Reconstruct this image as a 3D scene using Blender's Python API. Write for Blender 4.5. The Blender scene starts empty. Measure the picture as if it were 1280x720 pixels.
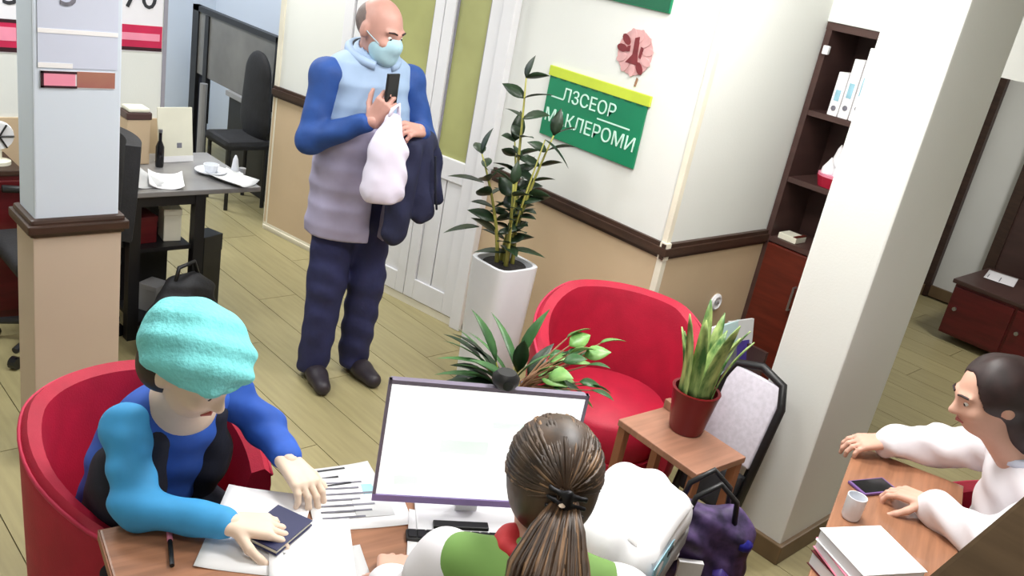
import bpy, bmesh, math, random
import numpy as np
from mathutils import Vector, Matrix
random.seed(7); rng = np.random.default_rng(7)
scene = bpy.context.scene
COL = scene.collection
R = math.radians

# ------------------------------------------------------------------ camera
cam_d = bpy.data.cameras.new('camera'); cam = bpy.data.objects.new('camera', cam_d); COL.objects.link(cam)
cam_d.sensor_fit = 'HORIZONTAL'; cam_d.sensor_width = 36.0; cam_d.lens = 36.0 * 1109.0 / 1280.0
cam_d.clip_start = 0.02
fw = Vector((0.67686306, 0.64323045, -0.35792596)); rt = Vector((0.72585074, -0.66411079, 0.17915791)); upv = Vector((0.12246266, 0.38106619, 0.91640136))
mw = Matrix((rt, upv, -fw)).transposed().to_4x4(); mw.translation = (0, 0, 2.05)
cam.matrix_world = mw
scene.camera = cam

# ------------------------------------------------------------------ world and exposure
w = bpy.data.worlds.new('world'); scene.world = w; w.use_nodes = True
w.node_tree.nodes['Background'].inputs[0].default_value = (0.80, 0.88, 1.0, 1); w.node_tree.nodes['Background'].inputs[1].default_value = 0.3
vs = scene.view_settings
vs.view_transform = 'Standard'; vs.look = 'None'; vs.gamma = 1.0; vs.use_curve_mapping = False
vs.exposure = -0.42
scene.display_settings.display_device = 'sRGB'

# ceiling light panels: x, y, power, colour
LAMPS = [(1.9, 0.9, 46, (1, .98, .95)), (0.3, 0.5, 10, (1, .98, .95)), (1.55, 2.2, 17, (1, .98, .95)),
         (0.6, 3.7, 40, (.93, .97, 1.0)), (2.3, 4.6, 34, (1, .98, .93)), (2.0, 6.6, 60, (.95, .97, 1.0)),
         (5.8, 0.9, 48, (1, .97, .97)), (2.74, 1.73, 42, (1, .98, .95))]

# ------------------------------------------------------------------ materials
def lin(c):
    return tuple(((v / 255.0) / 12.92 if v / 255.0 <= .04045 else ((v / 255.0 + .055) / 1.055) ** 2.4) for v in c)
MATS = {}
def mat(name, rgb, rough=.6, metal=0.0, var=.06, scale=6.0, bump=0.0, bscale=60.0, emit=0.0, alpha=1.0, rnd=0.0, stretch=None, trans=0.0, rgb2=None, coat=0.0, spec=.5):
    if name in MATS: return MATS[name]
    m = bpy.data.materials.new(name); m.use_nodes = True; nt = m.node_tree; N = nt.nodes; L = nt.links
    b = N['Principled BSDF']
    b.inputs['Roughness'].default_value = rough; b.inputs['Metallic'].default_value = metal
    b.inputs['Specular IOR Level'].default_value = spec
    if coat: b.inputs['Coat Weight'].default_value = coat
    c = lin(rgb); c2 = lin(rgb2) if rgb2 else tuple(v * (1 - var) for v in c)
    tc = N.new('ShaderNodeTexCoord'); mp = N.new('ShaderNodeMapping'); L.new(tc.outputs['Object'], mp.inputs[0])
    if stretch: mp.inputs['Scale'].default_value = stretch
    nz = N.new('ShaderNodeTexNoise'); nz.inputs['Scale'].default_value = scale; nz.inputs['Detail'].default_value = 4; L.new(mp.outputs[0], nz.inputs['Vector'])
    cr = N.new('ShaderNodeValToRGB'); cr.color_ramp.elements[0].color = (*c2, 1); cr.color_ramp.elements[1].color = (*(c if rgb2 else tuple(min(1, v * (1 + var * .5)) for v in c)), 1)
    cr.color_ramp.elements[0].position = .35; cr.color_ramp.elements[1].position = .65
    L.new(nz.outputs['Fac'], cr.inputs[0]); out = cr.outputs[0]
    if rnd:
        oi = N.new('ShaderNodeObjectInfo'); ma = N.new('ShaderNodeMapRange'); ma.inputs[3].default_value = 1 - rnd; ma.inputs[4].default_value = 1 + rnd
        L.new(oi.outputs['Random'], ma.inputs[0]); mx = N.new('ShaderNodeVectorMath'); mx.operation = 'SCALE'; L.new(out, mx.inputs[0]); L.new(ma.outputs[0], mx.inputs['Scale']); out = mx.outputs[0]
    L.new(out, b.inputs['Base Color'])
    if bump:
        n2 = N.new('ShaderNodeTexNoise'); n2.inputs['Scale'].default_value = bscale; L.new(mp.outputs[0], n2.inputs['Vector'])
        bp = N.new('ShaderNodeBump'); bp.inputs['Strength'].default_value = bump; bp.inputs['Distance'].default_value = .01; L.new(n2.outputs['Fac'], bp.inputs['Height']); L.new(bp.outputs[0], b.inputs['Normal'])
    if emit:
        L.new(out, b.inputs['Emission Color']); b.inputs['Emission Strength'].default_value = emit
    if trans: b.inputs['Transmission Weight'].default_value = trans
    if alpha < 1: b.inputs['Alpha'].default_value = alpha
    MATS[name] = m; return m

M = {}
def dm(k, *a, **kw): M[k] = mat(k, *a, **kw)
dm('wall', (226, 228, 224), .85, var=.02, scale=1.5, bump=.04, bscale=120)
dm('wall_blue', (212, 222, 236), .85, var=.02, scale=1.5)
dm('tan', (204, 180, 148), .6, var=.05, scale=2.5, bump=.03)
dm('tan_pink', (196, 178, 160), .6, var=.04, scale=2.5)
dm('rail', (62, 42, 32), .45, var=.25, scale=8, stretch=(1, 1, 6))
dm('corner_trim', (232, 226, 208), .6)
dm('plank', (160, 150, 110), .42, var=.09, scale=5, stretch=(9, .7, 1), rnd=.06)
dm('grout', (116, 106, 78), .8)
dm('base_brown', (112, 92, 66), .5, var=.15, scale=8)
dm('door_white', (226, 226, 230), .35, var=.02)
dm('door_glass', (166, 168, 112), .25, var=.18, scale=2.0)
dm('gasket', (150, 148, 160), .5)
dm('metal', (170, 172, 176), .3, metal=.9)
dm('dark_metal', (40, 40, 44), .4, metal=.6)
dm('black', (22, 22, 25), .45, var=.2)
dm('black_soft', (30, 30, 34), .75, var=.3, scale=14, bump=.15, bscale=90)
dm('black_gloss', (18, 18, 22), .15)
dm('grey_glass', (118, 116, 112), .2, var=.2, scale=2.5)
dm('grey_plastic', (150, 150, 152), .5)
dm('table_grey', (136, 134, 134), .3, var=.2, scale=5)
dm('white_plastic', (236, 236, 240), .35, var=.02)
dm('cream', (230, 228, 210), .5)
dm('paper', (244, 243, 246), .8, var=.02, scale=9)
dm('paper_grey', (205, 206, 208), .8, var=.04, scale=9)
dm('ink', (120, 120, 132), .8, var=.3, scale=30)
dm('ink_dark', (50, 50, 56), .8)
dm('ink_blue', (150, 196, 214), .8, var=.2, scale=20)
dm('poster', (238, 236, 242), .6, var=.02)
dm('poster_blue', (206, 212, 232), .6, var=.02)
dm('red_band', (206, 34, 82), .5, var=.15, scale=6)
dm('red_band_light', (244, 150, 176), .5)
dm('brown_band', (160, 92, 92), .5, rgb2=(170, 120, 100), scale=4)
dm('maroon_dark', (52, 8, 24), .5)
dm('sign_green', (18, 128, 88), .45, var=.12, scale=3)
dm('sign_dark', (10, 92, 62), .45)
dm('sign_yellow', (196, 214, 64), .45, var=.1)
dm('sign_white', (206, 240, 226), .5)
dm('pink', (214, 166, 166), .6, var=.1, scale=20)
dm('pink_red', (120, 40, 46), .6, var=.2, scale=20)
dm('fabric_red', (176, 16, 52), .6, var=.12, scale=10, bump=.12, bscale=200)
dm('fabric_red_seam', (196, 44, 78), .6)
dm('wood_desk', (160, 112, 84), .35, var=.22, scale=4, stretch=(1, 12, 1))
dm('wood_edge', (150, 96, 66), .4, var=.2)
dm('wood_side', (168, 122, 100), .35, var=.2, scale=4, stretch=(1, 10, 1))
dm('wood_dark', (74, 52, 48), .4, var=.2, scale=3, stretch=(1, 1, 5))
dm('wood_red', (96, 34, 22), .35, var=.25, scale=4, stretch=(1, 1, 8))
dm('wood_maroon', (92, 22, 26), .35, var=.25, scale=4, stretch=(1, 1, 8))
dm('wood_olive', (70, 56, 40), .95, spec=.05, var=.2, scale=5, stretch=(6, 1, 1))
dm('leaf_dark', (34, 56, 34), .4, var=.4, scale=12, rnd=.3)
dm('leaf_green', (70, 118, 62), .4, var=.35, scale=14, rnd=.3, rgb2=(40, 82, 44))
dm('leaf_light', (150, 190, 110), .4, var=.3, scale=18, rnd=.25, rgb2=(96, 150, 74))
dm('leaf_snake', (60, 104, 52), .4, scale=34, stretch=(1, 1, .25), rgb2=(186, 208, 130))
dm('stem_yellow', (170, 168, 84), .5, var=.3, scale=8)
dm('stem_brown', (150, 112, 84), .6, var=.3, scale=20)
dm('soil', (34, 30, 30), .9, var=.4, scale=40, bump=.6, bscale=60)
dm('pot_white', (230, 233, 240), .35, var=.03)
dm('pot_red', (120, 12, 26), .35)
dm('pot_blue', (70, 100, 150), .4)
dm('skin', (214, 168, 148), .55, var=.06, scale=12)
dm('skin_man', (196, 148, 136), .5, var=.08, scale=12)
dm('skin_pale', (232, 208, 188), .55, var=.06, scale=12)
dm('eye_white', (235, 232, 228), .3)
dm('eye_dark', (40, 26, 22), .3)
dm('lips', (178, 96, 92), .5)
dm('mask_blue', (170, 206, 220), .7, var=.05, scale=20)
dm('vest_low', (164, 158, 186), .6, var=.1, scale=8)
dm('vest_high', (158, 182, 214), .6, var=.08, scale=8)
dm('shirt_blue', (34, 74, 146), .7, var=.2, scale=10, bump=.1)
dm('navy', (34, 38, 70), .8, var=.25, scale=9, bump=.12)
dm('navy_dark', (22, 26, 44), .8, var=.25, scale=9, bump=.12)
dm('jeans', (40, 44, 88), .8, var=.25, scale=9, bump=.12)
dm('shoe', (46, 40, 48), .5)
dm('bag_white', (232, 226, 246), .4, var=.04, scale=8)
dm('cap_teal', (128, 222, 226), .85, var=.08, scale=18, bump=.4, bscale=90)
dm('sleeve_blue', (62, 160, 222), .7, var=.12, scale=10)
dm('sweater_blue', (40, 88, 184), .75, var=.2, scale=8)
dm('book_blue', (38, 42, 84), .45)
dm('green_top', (122, 164, 84), .75, var=.1, scale=8)
dm('blouse', (236, 232, 238), .75, var=.03, scale=8)
dm('scarf_red', (196, 44, 50), .7, var=.2, scale=14)
dm('hair_brown', (86, 66, 50), .45, scale=26, stretch=(1, 1, .35), rgb2=(48, 36, 30))
dm('hair_light', (150, 116, 84), .45, scale=30, stretch=(1, 1, .3), rgb2=(104, 78, 58))
dm('hair_dark', (44, 28, 28), .5, var=.4, scale=26)
dm('hair_grey', (120, 104, 100), .6, var=.3, scale=30)
dm('screen', (246, 249, 252), .3, var=.02, scale=2, emit=1.0)
dm('screen_tint', (226, 246, 238), .3, emit=.95)
dm('bezel', (120, 112, 132), .4)
dm('bezel_purple', (148, 128, 186), .4)
dm('purple', (74, 58, 140), .5, var=.3, scale=14)
dm('purple_phone', (110, 78, 140), .4)
dm('blue_deep', (34, 34, 140), .4)
dm('lamp_panel', (255, 252, 246), .5, emit=6.0)
dm('bag_pattern', (40, 30, 62), .6, scale=26, rgb2=(92, 70, 120))
dm('mesh_pale', (206, 202, 214), .8, var=.1, scale=60)
dm('box_cyan', (196, 224, 228), .6)

# ------------------------------------------------------------------ mesh helpers
def mesh_from(name, verts, faces, smooth=False):
    me = bpy.data.meshes.new(name); me.from_pydata([tuple(v) for v in verts], [], faces); me.update()
    if smooth: me.polygons.foreach_set('use_smooth', [True] * len(me.polygons))
    return me
class MB:
    """collects shapes of ONE part"""
    def __init__(s): s.v = []; s.f = []
    def add(s, v, f):
        o = len(s.v); s.v += [tuple(x) for x in v]; s.f += [tuple(i + o for i in q) for q in f]; return s
    def box(s, a, b, rot=None, bev=0.0):
        a, b = Vector(a), Vector(b); lo = Vector([min(a[i], b[i]) for i in range(3)]); hi = Vector([max(a[i], b[i]) for i in range(3)])
        c = (lo + hi) / 2; h = (hi - lo) / 2
        if bev <= 0:
            v = [Vector((x, y, z)) for z in (-h.z, h.z) for y in (-h.y, h.y) for x in (-h.x, h.x)]
            f = [(0, 2, 3, 1), (4, 5, 7, 6), (0, 1, 5, 4), (2, 6, 7, 3), (0, 4, 6, 2), (1, 3, 7, 5)]
        else:
            bm = bmesh.new(); bmesh.ops.create_cube(bm, size=1.0)
            for q in bm.verts: q.co = Vector((q.co.x * h.x * 2, q.co.y * h.y * 2, q.co.z * h.z * 2))
            bmesh.ops.bevel(bm, geom=bm.edges[:], offset=min(bev, min(h) * .98), segments=2, affect='EDGES', profile=.6)
            bm.verts.index_update(); v = [q.co.copy() for q in bm.verts]; f = [tuple(q.index for q in p.verts) for p in bm.faces]; bm.free()
        if rot is not None: v = [rot @ q for q in v]
        return s.add([q + c for q in v], f)
    def tube(s, pts, r, n=8, caps=True):
        pts = [Vector(p) for p in pts]; rs = r if isinstance(r, (list, tuple)) else [r] * len(pts)
        t0 = (pts[1] - pts[0]).normalized(); ref = Vector((0, 0, 1)) if abs(t0.z) < .9 else Vector((1, 0, 0)); side = t0.cross(ref).normalized()
        v = []; f = []
        for i, p in enumerate(pts):
            t = (pts[min(i + 1, len(pts) - 1)] - pts[max(i - 1, 0)]).normalized(); side = (side - t * side.dot(t)).normalized(); o = t.cross(side)
            for k in range(n):
                a = 2 * math.pi * k / n; v.append(p + (side * math.cos(a) + o * math.sin(a)) * rs[i])
        for i in range(len(pts) - 1):
            for k in range(n):
                f.append((i * n + k, i * n + (k + 1) % n, (i + 1) * n + (k + 1) % n, (i + 1) * n + k))
        if caps: f += [tuple(range(n - 1, -1, -1)), tuple((len(pts) - 1) * n + k for k in range(n))]
        return s.add(v, f)
    def lathe(s, prof, n=24, c=(0, 0, 0), sq=None):
        v = []; f = []
        for r, z in prof:
            for k in range(n):
                a = 2 * math.pi * k / n; x, y = math.cos(a), math.sin(a)
                if sq: m = (abs(x) ** sq + abs(y) ** sq) ** (-1.0 / sq); x *= m; y *= m
                v.append((c[0] + r * x, c[1] + r * y, c[2] + z))
        for i in range(len(prof) - 1):
            for k in range(n): f.append((i * n + k, i * n + (k + 1) % n, (i + 1) * n + (k + 1) % n, (i + 1) * n + k))
        f += [tuple(range(n - 1, -1, -1)), tuple((len(prof) - 1) * n + k for k in range(n))]
        return s.add(v, f)
    def prism(s, poly, z0, z1):
        n = len(poly); v = [(x, y, z0) for x, y in poly] + [(x, y, z1) for x, y in poly]
        f = [tuple(range(n - 1, -1, -1)), tuple(range(n, 2 * n))] + [(i, (i + 1) % n, n + (i + 1) % n, n + i) for i in range(n)]
        return s.add(v, f)
    def grid(s, fn, nu, nv, thick=0.0):
        """surface fn(u,v) in [0,1]^2; thick > 0 gives it a back"""
        P = [[Vector(fn(i / nu, j / nv)) for j in range(nv + 1)] for i in range(nu + 1)]
        v = [p for r_ in P for p in r_]; W = nv + 1
        f = [(i * W + j, (i + 1) * W + j, (i + 1) * W + j + 1, i * W + j + 1) for i in range(nu) for j in range(nv)]
        if thick:
            q = []
            for i in range(nu + 1):
                for j in range(nv + 1):
                    du = P[min(i + 1, nu)][j] - P[max(i - 1, 0)][j]; dv = P[i][min(j + 1, nv)] - P[i][max(j - 1, 0)]
                    q.append(P[i][j] - du.cross(dv).normalized() * thick)
            o = len(v); v = v + q; f += [tuple(o + k for k in reversed(x)) for x in f[:nu * nv]]
            rim = [i * W for i in range(nu + 1)] + [nu * W + j for j in range(1, W)] + [i * W + nv for i in range(nu - 1, -1, -1)] + [j for j in range(nv - 1, 0, -1)]
            for a, b in zip(rim, rim[1:] + rim[:1]): f.append((b, a, o + a, o + b))
        return s.add(v, f)
    def build(s, name, m, parent=None, smooth=False, loc=None, rotz=0.0):
        me = mesh_from(name, s.v, s.f, smooth); return link(name, me, m, parent, loc, rotz)
def link(name, me, m, parent=None, loc=None, rotz=0.0):
    o = bpy.data.objects.new(name, me); COL.objects.link(o)
    if m is not None and not me.materials: me.materials.append(M[m] if isinstance(m, str) else m)
    o.parent = parent
    if loc is not None: o.location = loc
    if rotz: o.rotation_euler[2] = rotz
    return o
def autosmooth(o, ang=40):
    me = o.data; me.polygons.foreach_set('use_smooth', [True] * len(me.polygons)); me.set_sharp_from_angle(angle=R(ang)); return o
def tag(o, label, cat, group=None):
    o['label'] = label; o['category'] = cat
    if group: o['group'] = group
    return o
def thing(name, label, cat, loc=(0, 0, 0), rotz=0.0, group=None):
    o = bpy.data.objects.new(name, None); COL.objects.link(o); o.location = loc; o.rotation_euler[2] = rotz; o.empty_display_size = .1
    return tag(o, label, cat, group)
def struct(o, label=None):
    o['kind'] = 'structure'
    if label: o['label'] = label
    return o
def copy_tree(o, parent=None):
    c = o.copy(); COL.objects.link(c); c.parent = parent
    for ch in list(o.children): copy_tree(ch, c)
    return c
def text_mesh(body, size, extrude=.0015, align='CENTER'):
    cu = bpy.data.curves.new('lettering', 'FONT'); cu.body = body; cu.size = size; cu.extrude = extrude; cu.align_x = align; cu.align_y = 'CENTER'; cu.resolution_u = 3
    o = bpy.data.objects.new('lettering', cu); COL.objects.link(o); dg = bpy.context.evaluated_depsgraph_get(); dg.update()
    me = bpy.data.meshes.new_from_object(o.evaluated_get(dg)); bpy.data.objects.remove(o); me.materials.clear(); return me

# ------------------------------------------------------------------ smooth-blended solids for bodies and cloth
class SDF:
    def __init__(s, k=.03): s.p = []; s.k = k; s.post = []
    def cone(s, a, b, r1, r2, flat=None, k=None): s.p.append(('c', np.array(a, float), np.array(b, float), r1, r2, flat, k)); return s
    def chain(s, pts, rs, flat=None, k=None):
        for i in range(len(pts) - 1): s.cone(pts[i], pts[i + 1], rs[i], rs[i + 1], flat, k)
        return s
    def ell(s, c, r, rot=None, k=None): s.p.append(('e', np.array(c, float), np.array(r, float), rot, k)); return s
    def mod(s, fn): s.post.append(fn); return s
    def mesh(s, res=.008, smooth=2):
        lo = np.full(3, 1e9); hi = -lo; bbs = []
        for q in s.p:
            if q[0] == 'c':
                r = max(q[3], q[4]); a = np.minimum(q[1], q[2]) - r; b = np.maximum(q[1], q[2]) + r
            else:
                r = q[2].max() if q[3] is not None else q[2]; a = q[1] - r; b = q[1] + r
            bbs.append((a, b)); lo = np.minimum(lo, a); hi = np.maximum(hi, b)
        pad = .02 + 2 * res; lo -= pad; hi += pad; n = np.ceil((hi - lo) / res).astype(int) + 1
        ax = [lo[i] + np.arange(n[i]) * res for i in range(3)]
        F = np.full(n, 1.0, np.float32); mg = .05 + 2 * s.k
        for q, (a, b) in zip(s.p, bbs):
            i0 = np.clip(np.floor((a - mg - lo) / res).astype(int), 0, n); i1 = np.clip(np.ceil((b + mg - lo) / res).astype(int) + 1, 0, n)
            X, Y, Z = np.meshgrid(*[ax[i][i0[i]:i1[i]] for i in range(3)], indexing='ij'); P = np.stack([X, Y, Z], -1)
            if q[0] == 'c':
                _, A, B, r1, r2, flat, k = q; d = B - A; L2 = max(float(d @ d), 1e-9); pa = P - A; t = np.clip((pa @ d) / L2, 0, 1)
                v = pa - t[..., None] * d
                if flat is not None:
                    nn, sc = np.array(flat[0], float), flat[1]; nn = nn / np.linalg.norm(nn); v = v + ((sc - 1) * (v @ nn))[..., None] * nn
                D = np.sqrt((v ** 2).sum(-1)) - (r1 + t * (r2 - r1))
            else:
                _, c, r, rot, k = q; v = P - c
                if rot is not None: v = v @ np.array(rot.to_3x3())
                e = np.sqrt(((v / r) ** 2).sum(-1)); D = (e - 1) * r.min() if True else 0
            kk = k if k is not None else s.k; sl = tuple(slice(i0[i], i1[i]) for i in range(3)); G = F[sl]
            if kk > 0:
                h = np.clip(.5 + .5 * (G - D) / kk, 0, 1); F[sl] = G * (1 - h) + D * h - kk * h * (1 - h)
            else: F[sl] = np.minimum(G, D)
        if s.post:
            X, Y, Z = np.meshgrid(*ax, indexing='ij')
            for fn in s.post: F = fn(F, X, Y, Z)
        return surface_nets(F, lo, res, smooth)
def surface_nets(F, lo, res, smooth):
    S = F < 0
    c = np.zeros(tuple(np.array(F.shape) - 1), np.int8)
    for dx in (0, 1):
        for dy in (0, 1):
            for dz in (0, 1): c += S[dx:F.shape[0] - 1 + dx, dy:F.shape[1] - 1 + dy, dz:F.shape[2] - 1 + dz]
    act = (c > 0) & (c < 8); idx = np.full(act.shape, -1, np.int64); I = np.argwhere(act); idx[act] = np.arange(len(I))
    acc = np.zeros((len(I), 3)); cnt = np.zeros(len(I))
    corners = [(x, y, z) for x in (0, 1) for y in (0, 1) for z in (0, 1)]
    for a in corners:
        for ax in range(3):
            if a[ax]: continue
            b = list(a); b[ax] = 1
            fa = F[I[:, 0] + a[0], I[:, 1] + a[1], I[:, 2] + a[2]]; fb = F[I[:, 0] + b[0], I[:, 1] + b[1], I[:, 2] + b[2]]
            m = (fa < 0) != (fb < 0); t = np.where(m, fa / np.where(m, fa - fb, 1), 0)
            p = np.tile(np.array(a, float), (len(I), 1)); p[:, ax] += t; acc[m] += p[m]; cnt[m] += 1
    V = lo + (I + acc / cnt[:, None]) * res
    quads = []
    for ax in range(3):
        u, v = [(1, 2), (2, 0), (0, 1)][ax]
        s0 = [slice(1, -1)] * 3; s0[ax] = slice(0, -1); s1 = list(s0); s1[ax] = slice(1, None)
        A = S[tuple(s0)]; B = S[tuple(s1)]
        E = np.argwhere(A != B); 
        if not len(E): continue
        ins = A[tuple(E.T)]; E = E + np.array([0 if i == ax else 1 for i in range(3)])
        def g(du, dv):
            q = E.copy(); q[:, u] -= du; q[:, v] -= dv; return idx[tuple(q.T)]
        Q = np.stack([g(1, 1), g(0, 1), g(0, 0), g(1, 0)], 1); Q[~ins] = Q[~ins][:, ::-1]; quads.append(Q)
    Q = np.concatenate(quads)
    for _ in range(smooth):
        sm = np.zeros_like(V); cn = np.zeros(len(V))
        for i in range(4):
            a, b = Q[:, i], Q[:, (i + 1) % 4]; np.add.at(sm, a, V[b]); np.add.at(cn, a, 1); np.add.at(sm, b, V[a]); np.add.at(cn, b, 1)
        V = V * .5 + .5 * sm / np.maximum(cn, 1)[:, None]
    return V, Q
def join_vq(parts):
    vs_, qs, o = [], [], 0
    for V, Q in parts: vs_.append(V); qs.append(Q + o); o += len(V)
    return np.concatenate(vs_), np.concatenate(qs)
def vq_obj(name, vq, m, parent=None):
    V, Q = vq; me = bpy.data.meshes.new(name); me.vertices.add(len(V)); me.vertices.foreach_set('co', V.astype(np.float32).ravel())
    me.loops.add(len(Q) * 4); me.loops.foreach_set('vertex_index', Q.astype(np.int32).ravel()); me.polygons.add(len(Q)); me.polygons.foreach_set('loop_start', np.arange(0, len(Q) * 4, 4, dtype=np.int32))
    me.update(calc_edges=True); me.validate(); me.polygons.foreach_set('use_smooth', [True] * len(me.polygons)); return link(name, me, m, parent)
def folds(a, fx, fy, fz, ph=0.0):
    return lambda F, X, Y, Z: F + a * (np.sin(X * fx + Z * fz * .6 + ph) * np.sin(Y * fy + Z * fz + 1.3 * ph) + .5 * np.sin(Z * fz * 1.7 + X * fx * .7 + Y * fy * .5 + ph)).astype(np.float32)
def cut(n, d):
    """keep the side where n.p < d"""
    return lambda F, X, Y, Z: np.maximum(F, (n[0] * X + n[1] * Y + n[2] * Z - d).astype(np.float32))

# ================================================================== THE SETTING
# floor with separate planks
fl = MB().box((-1.6, -1.6, -.06), (7.6, 7.8, -.012)).build('floor', 'grout'); struct(fl, 'olive beige laminate floor of long narrow planks')
PL, PW = 1.38, .23
full = MB().box((0, 0, -.012), (PW - .0035, PL - .0035, 0)).build('plank', 'plank', fl); pm = full.data; first = True
ncol = int(7.5 / PW)
for i in range(ncol):
    y = .35 - (i * .46) % PL
    while y < 7.5:
        a, b = max(y, .35), min(y + PL, 7.5); x = -.02 + i * PW
        if b - a > .05:
            if b - a > PL - .01:
                o = full if first else full.copy()
                if not first: COL.objects.link(o)
                first = False; o.location = (x, y, 0)
            else:
                o = MB().box((0, 0, -.012), (PW - .0035, b - a - .0035, 0)).build('plank', 'plank', fl, loc=(x, a, 0))
            o.parent = fl
        y += PL
struct(MB().box((-1.6, -1.6, -.012), (-.03, 7.8, -.002)).build('floor_margin', 'plank'))
struct(MB().box((-.03, -1.6, -.012), (7.6, .34, -.002)).build('floor_margin_near', 'plank'))
HZ = 2.75
struct(MB().box((-1.75, -1.75, HZ), (7.6, 7.8, HZ + .1)).build('ceiling', 'wall'))

def rail_between(par, p, q, z0=.885, z1=.955, d=.03, m='rail', name='chair_rail'):
    """moulding on the side of the line p-q that faces its left"""
    p, q = Vector(p), Vector(q); t = (q - p).normalized(); n = Vector((t.y, -t.x))
    mb = MB()
    for k, (a, b, e) in enumerate(((z0, z1, d * .55), (z0 + .018, z1 - .018, d))):
        v = [p, q, q + n * e, p + n * e]; mb.prism([(x.x, x.y) for x in v], a, b)
    return mb.build(name, m, par)
def wains(par, p, q, z1=.9, d=.008, m='tan', z0=0.0, name='wainscot_panel'):
    p, q = Vector(p), Vector(q); t = (q - p).normalized(); n = Vector((t.y, -t.x)); v = [p, q, q + n * d, p + n * d]
    return MB().prism([(x.x, x.y) for x in v], z0, z1).build(name, m, par)

# wall with the green signs: x = 3.157, y 2.136..3.30, its end face y = 2.136 runs on to the bookcase
P1 = Vector((3.157, 3.30)); P0 = Vector((2.857, 5.063)); CN = Vector((3.157, 2.136)); CE = Vector((3.98, 2.136))
wr = struct(MB().prism([(3.157, 2.136), (4.3, 2.136), (4.3, 5.063), (2.857, 5.063), (3.157, 3.30)], 0, HZ).build('wall_right', 'wall'), 'white wall with tan wainscot around the corner beside the double door')
wains(wr, P1, CN + Vector((0, -.008)), name='wainscot_panel')
wains(wr, P0 + Vector((.0, 0)), P0 + (P1 - P0) * .33, name='wainscot_panel')
rail_between(wr, P1 + Vector((0, -.02)), CN); rail_between(wr, P0, P0 + (P1 - P0) * .33)
MB().box((3.157, 2.124, 0), (3.98, 2.136, .9)).build('wainscot_panel', 'tan', wr)
MB().box((3.13, 2.116, .885), (3.98, 2.136, .955)).box((3.127, 2.104, .903), (3.98, 2.136, .937)).build('chair_rail', 'rail', wr)
MB().box((3.143, 2.122, .955), (3.171, 2.15, HZ)).box((3.141, 2.118, 0), (3.171, 2.15, .885)).build('corner_bead', 'corner_trim', wr)
MB().box((3.137, 2.112, .88), (3.169, 2.15, .96)).build('corner_block', 'corner_trim', wr)
MB().prism([(P0.x - .006, P0.y + .01), (P0.x - .004, P0.y - .035), (P0.x + .02, P0.y - .035), (P0.x + .02, P0.y + .01)], 0, HZ).build('corner_bead', 'corner_trim', wr)
rail_between(wr, P0 + Vector((-.002, 0)), P0 + (P1 - P0) * .33, 0, .05, .014, 'corner_trim', 'skirting')
rail_between(wr, P1, CN, 0, .05, .014, 'corner_trim', 'skirting')

# white double door in the angled stretch of wall
ud = (P0 - P1).normalized(); nd = Vector((-ud.y, ud.x)); ang = math.atan2(ud.y, ud.x)
door = bpy.data.objects.new('door_1', None); COL.objects.link(door); door.location = (P1.x, P1.y, 0); door.rotation_euler[2] = ang; struct(door, 'white double door with tall olive glass panes')
# local: x along the wall away from the camera, +y out of the wall (towards the room)
MB().box((0, 0, 0), (.075, .055, 2.1), bev=.006).box((1.11, 0, 0), (1.185, .055, 2.1), bev=.006).box((0, 0, 2.02), (1.185, .055, 2.1), bev=.006).build('frame', 'door_white', door)
MB().box((.0, .0, 0), (1.185, .035, .045)).build('threshold', 'corner_trim', door)
def leaf(x0, x1, gx0, gx1):
    lf = MB().box((x0, .008, .05), (gx0, .042, 2.01), bev=.004).box((gx1, .008, .05), (x1, .042, 2.01), bev=.004).box((gx0, .008, 1.93), (gx1, .042, 2.01), bev=.004).box((gx0, .008, .80), (gx1, .042, .92), bev=.004).box((gx0, .008, .05), (gx1, .042, .17), bev=.004).build('leaf', 'door_white', door)
    MB().box((gx0, .014, .92), (gx1, .022, 1.93)).build('glass_pane', 'door_glass', lf)
    MB().box((gx0 + .004, .022, .92), (gx0 + .012, .03, 1.93)).box((gx1 - .012, .022, .92), (gx1 - .004, .03, 1.93)).build('gasket', 'gasket', lf)
    nb = max(2, int(round((gx1 - gx0) / .11))); wb = (gx1 - gx0) / nb
    for k in range(nb):
        MB().box((gx0 + k * wb + .004, .010, .17), (gx0 + (k + 1) * wb - .004, .03, .80), bev=.004).build('board', 'door_white', lf)
    return lf
la = leaf(.08, .455, .155, .385); lb = leaf(.46, 1.105, .525, 1.02)
hd = MB().tube([(.50, .042, 1.02), (.50, .085, 1.02), (.58, .085, 1.02)], .009, 8).box((.485, .042, .94), (.515, .048, 1.08)).build('handle', 'metal', lb)

# wall and lintel over the bookcase and the passage beyond the pillar
wl = struct(MB().box((3.98, -1.6, 1.975), (4.3, 2.136, HZ)).build('wall_lintel', 'wall'), 'white wall above the bookcase and the passage')
MB().box((3.98, -1.6, 1.90), (4.3, 1.50, 1.975)).build('beam', 'wall', wl)
struct(MB().box((3.98, 1.44, 0), (4.3, 1.52, 1.975)).build('wall_jamb', 'wall'))
struct(MB().box((4.3, 2.45, 0), (7.45, 2.55, HZ)).build('wall_passage', 'wall'), 'white passage wall beyond the pillar')
wf = struct(MB().box((7.42, 2.06, 0), (7.55, 2.55, HZ)).build('wall_far', 'wall'), 'narrow white wall at the end of the passage')
MB().box((7.395, 2.06, 0), (7.42, 2.4, .09)).build('skirting', 'base_brown', wf)
struct(MB().box((7.36, 2.395, 0), (7.425, 2.452, 2.2)).build('trim_1', 'rail'), 'dark brown corner trim of the passage')
MB().box((4.3, 2.43, 0), (7.36, 2.45, .09)).build('skirting', 'base_brown', bpy.data.objects['wall_passage'])
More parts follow.
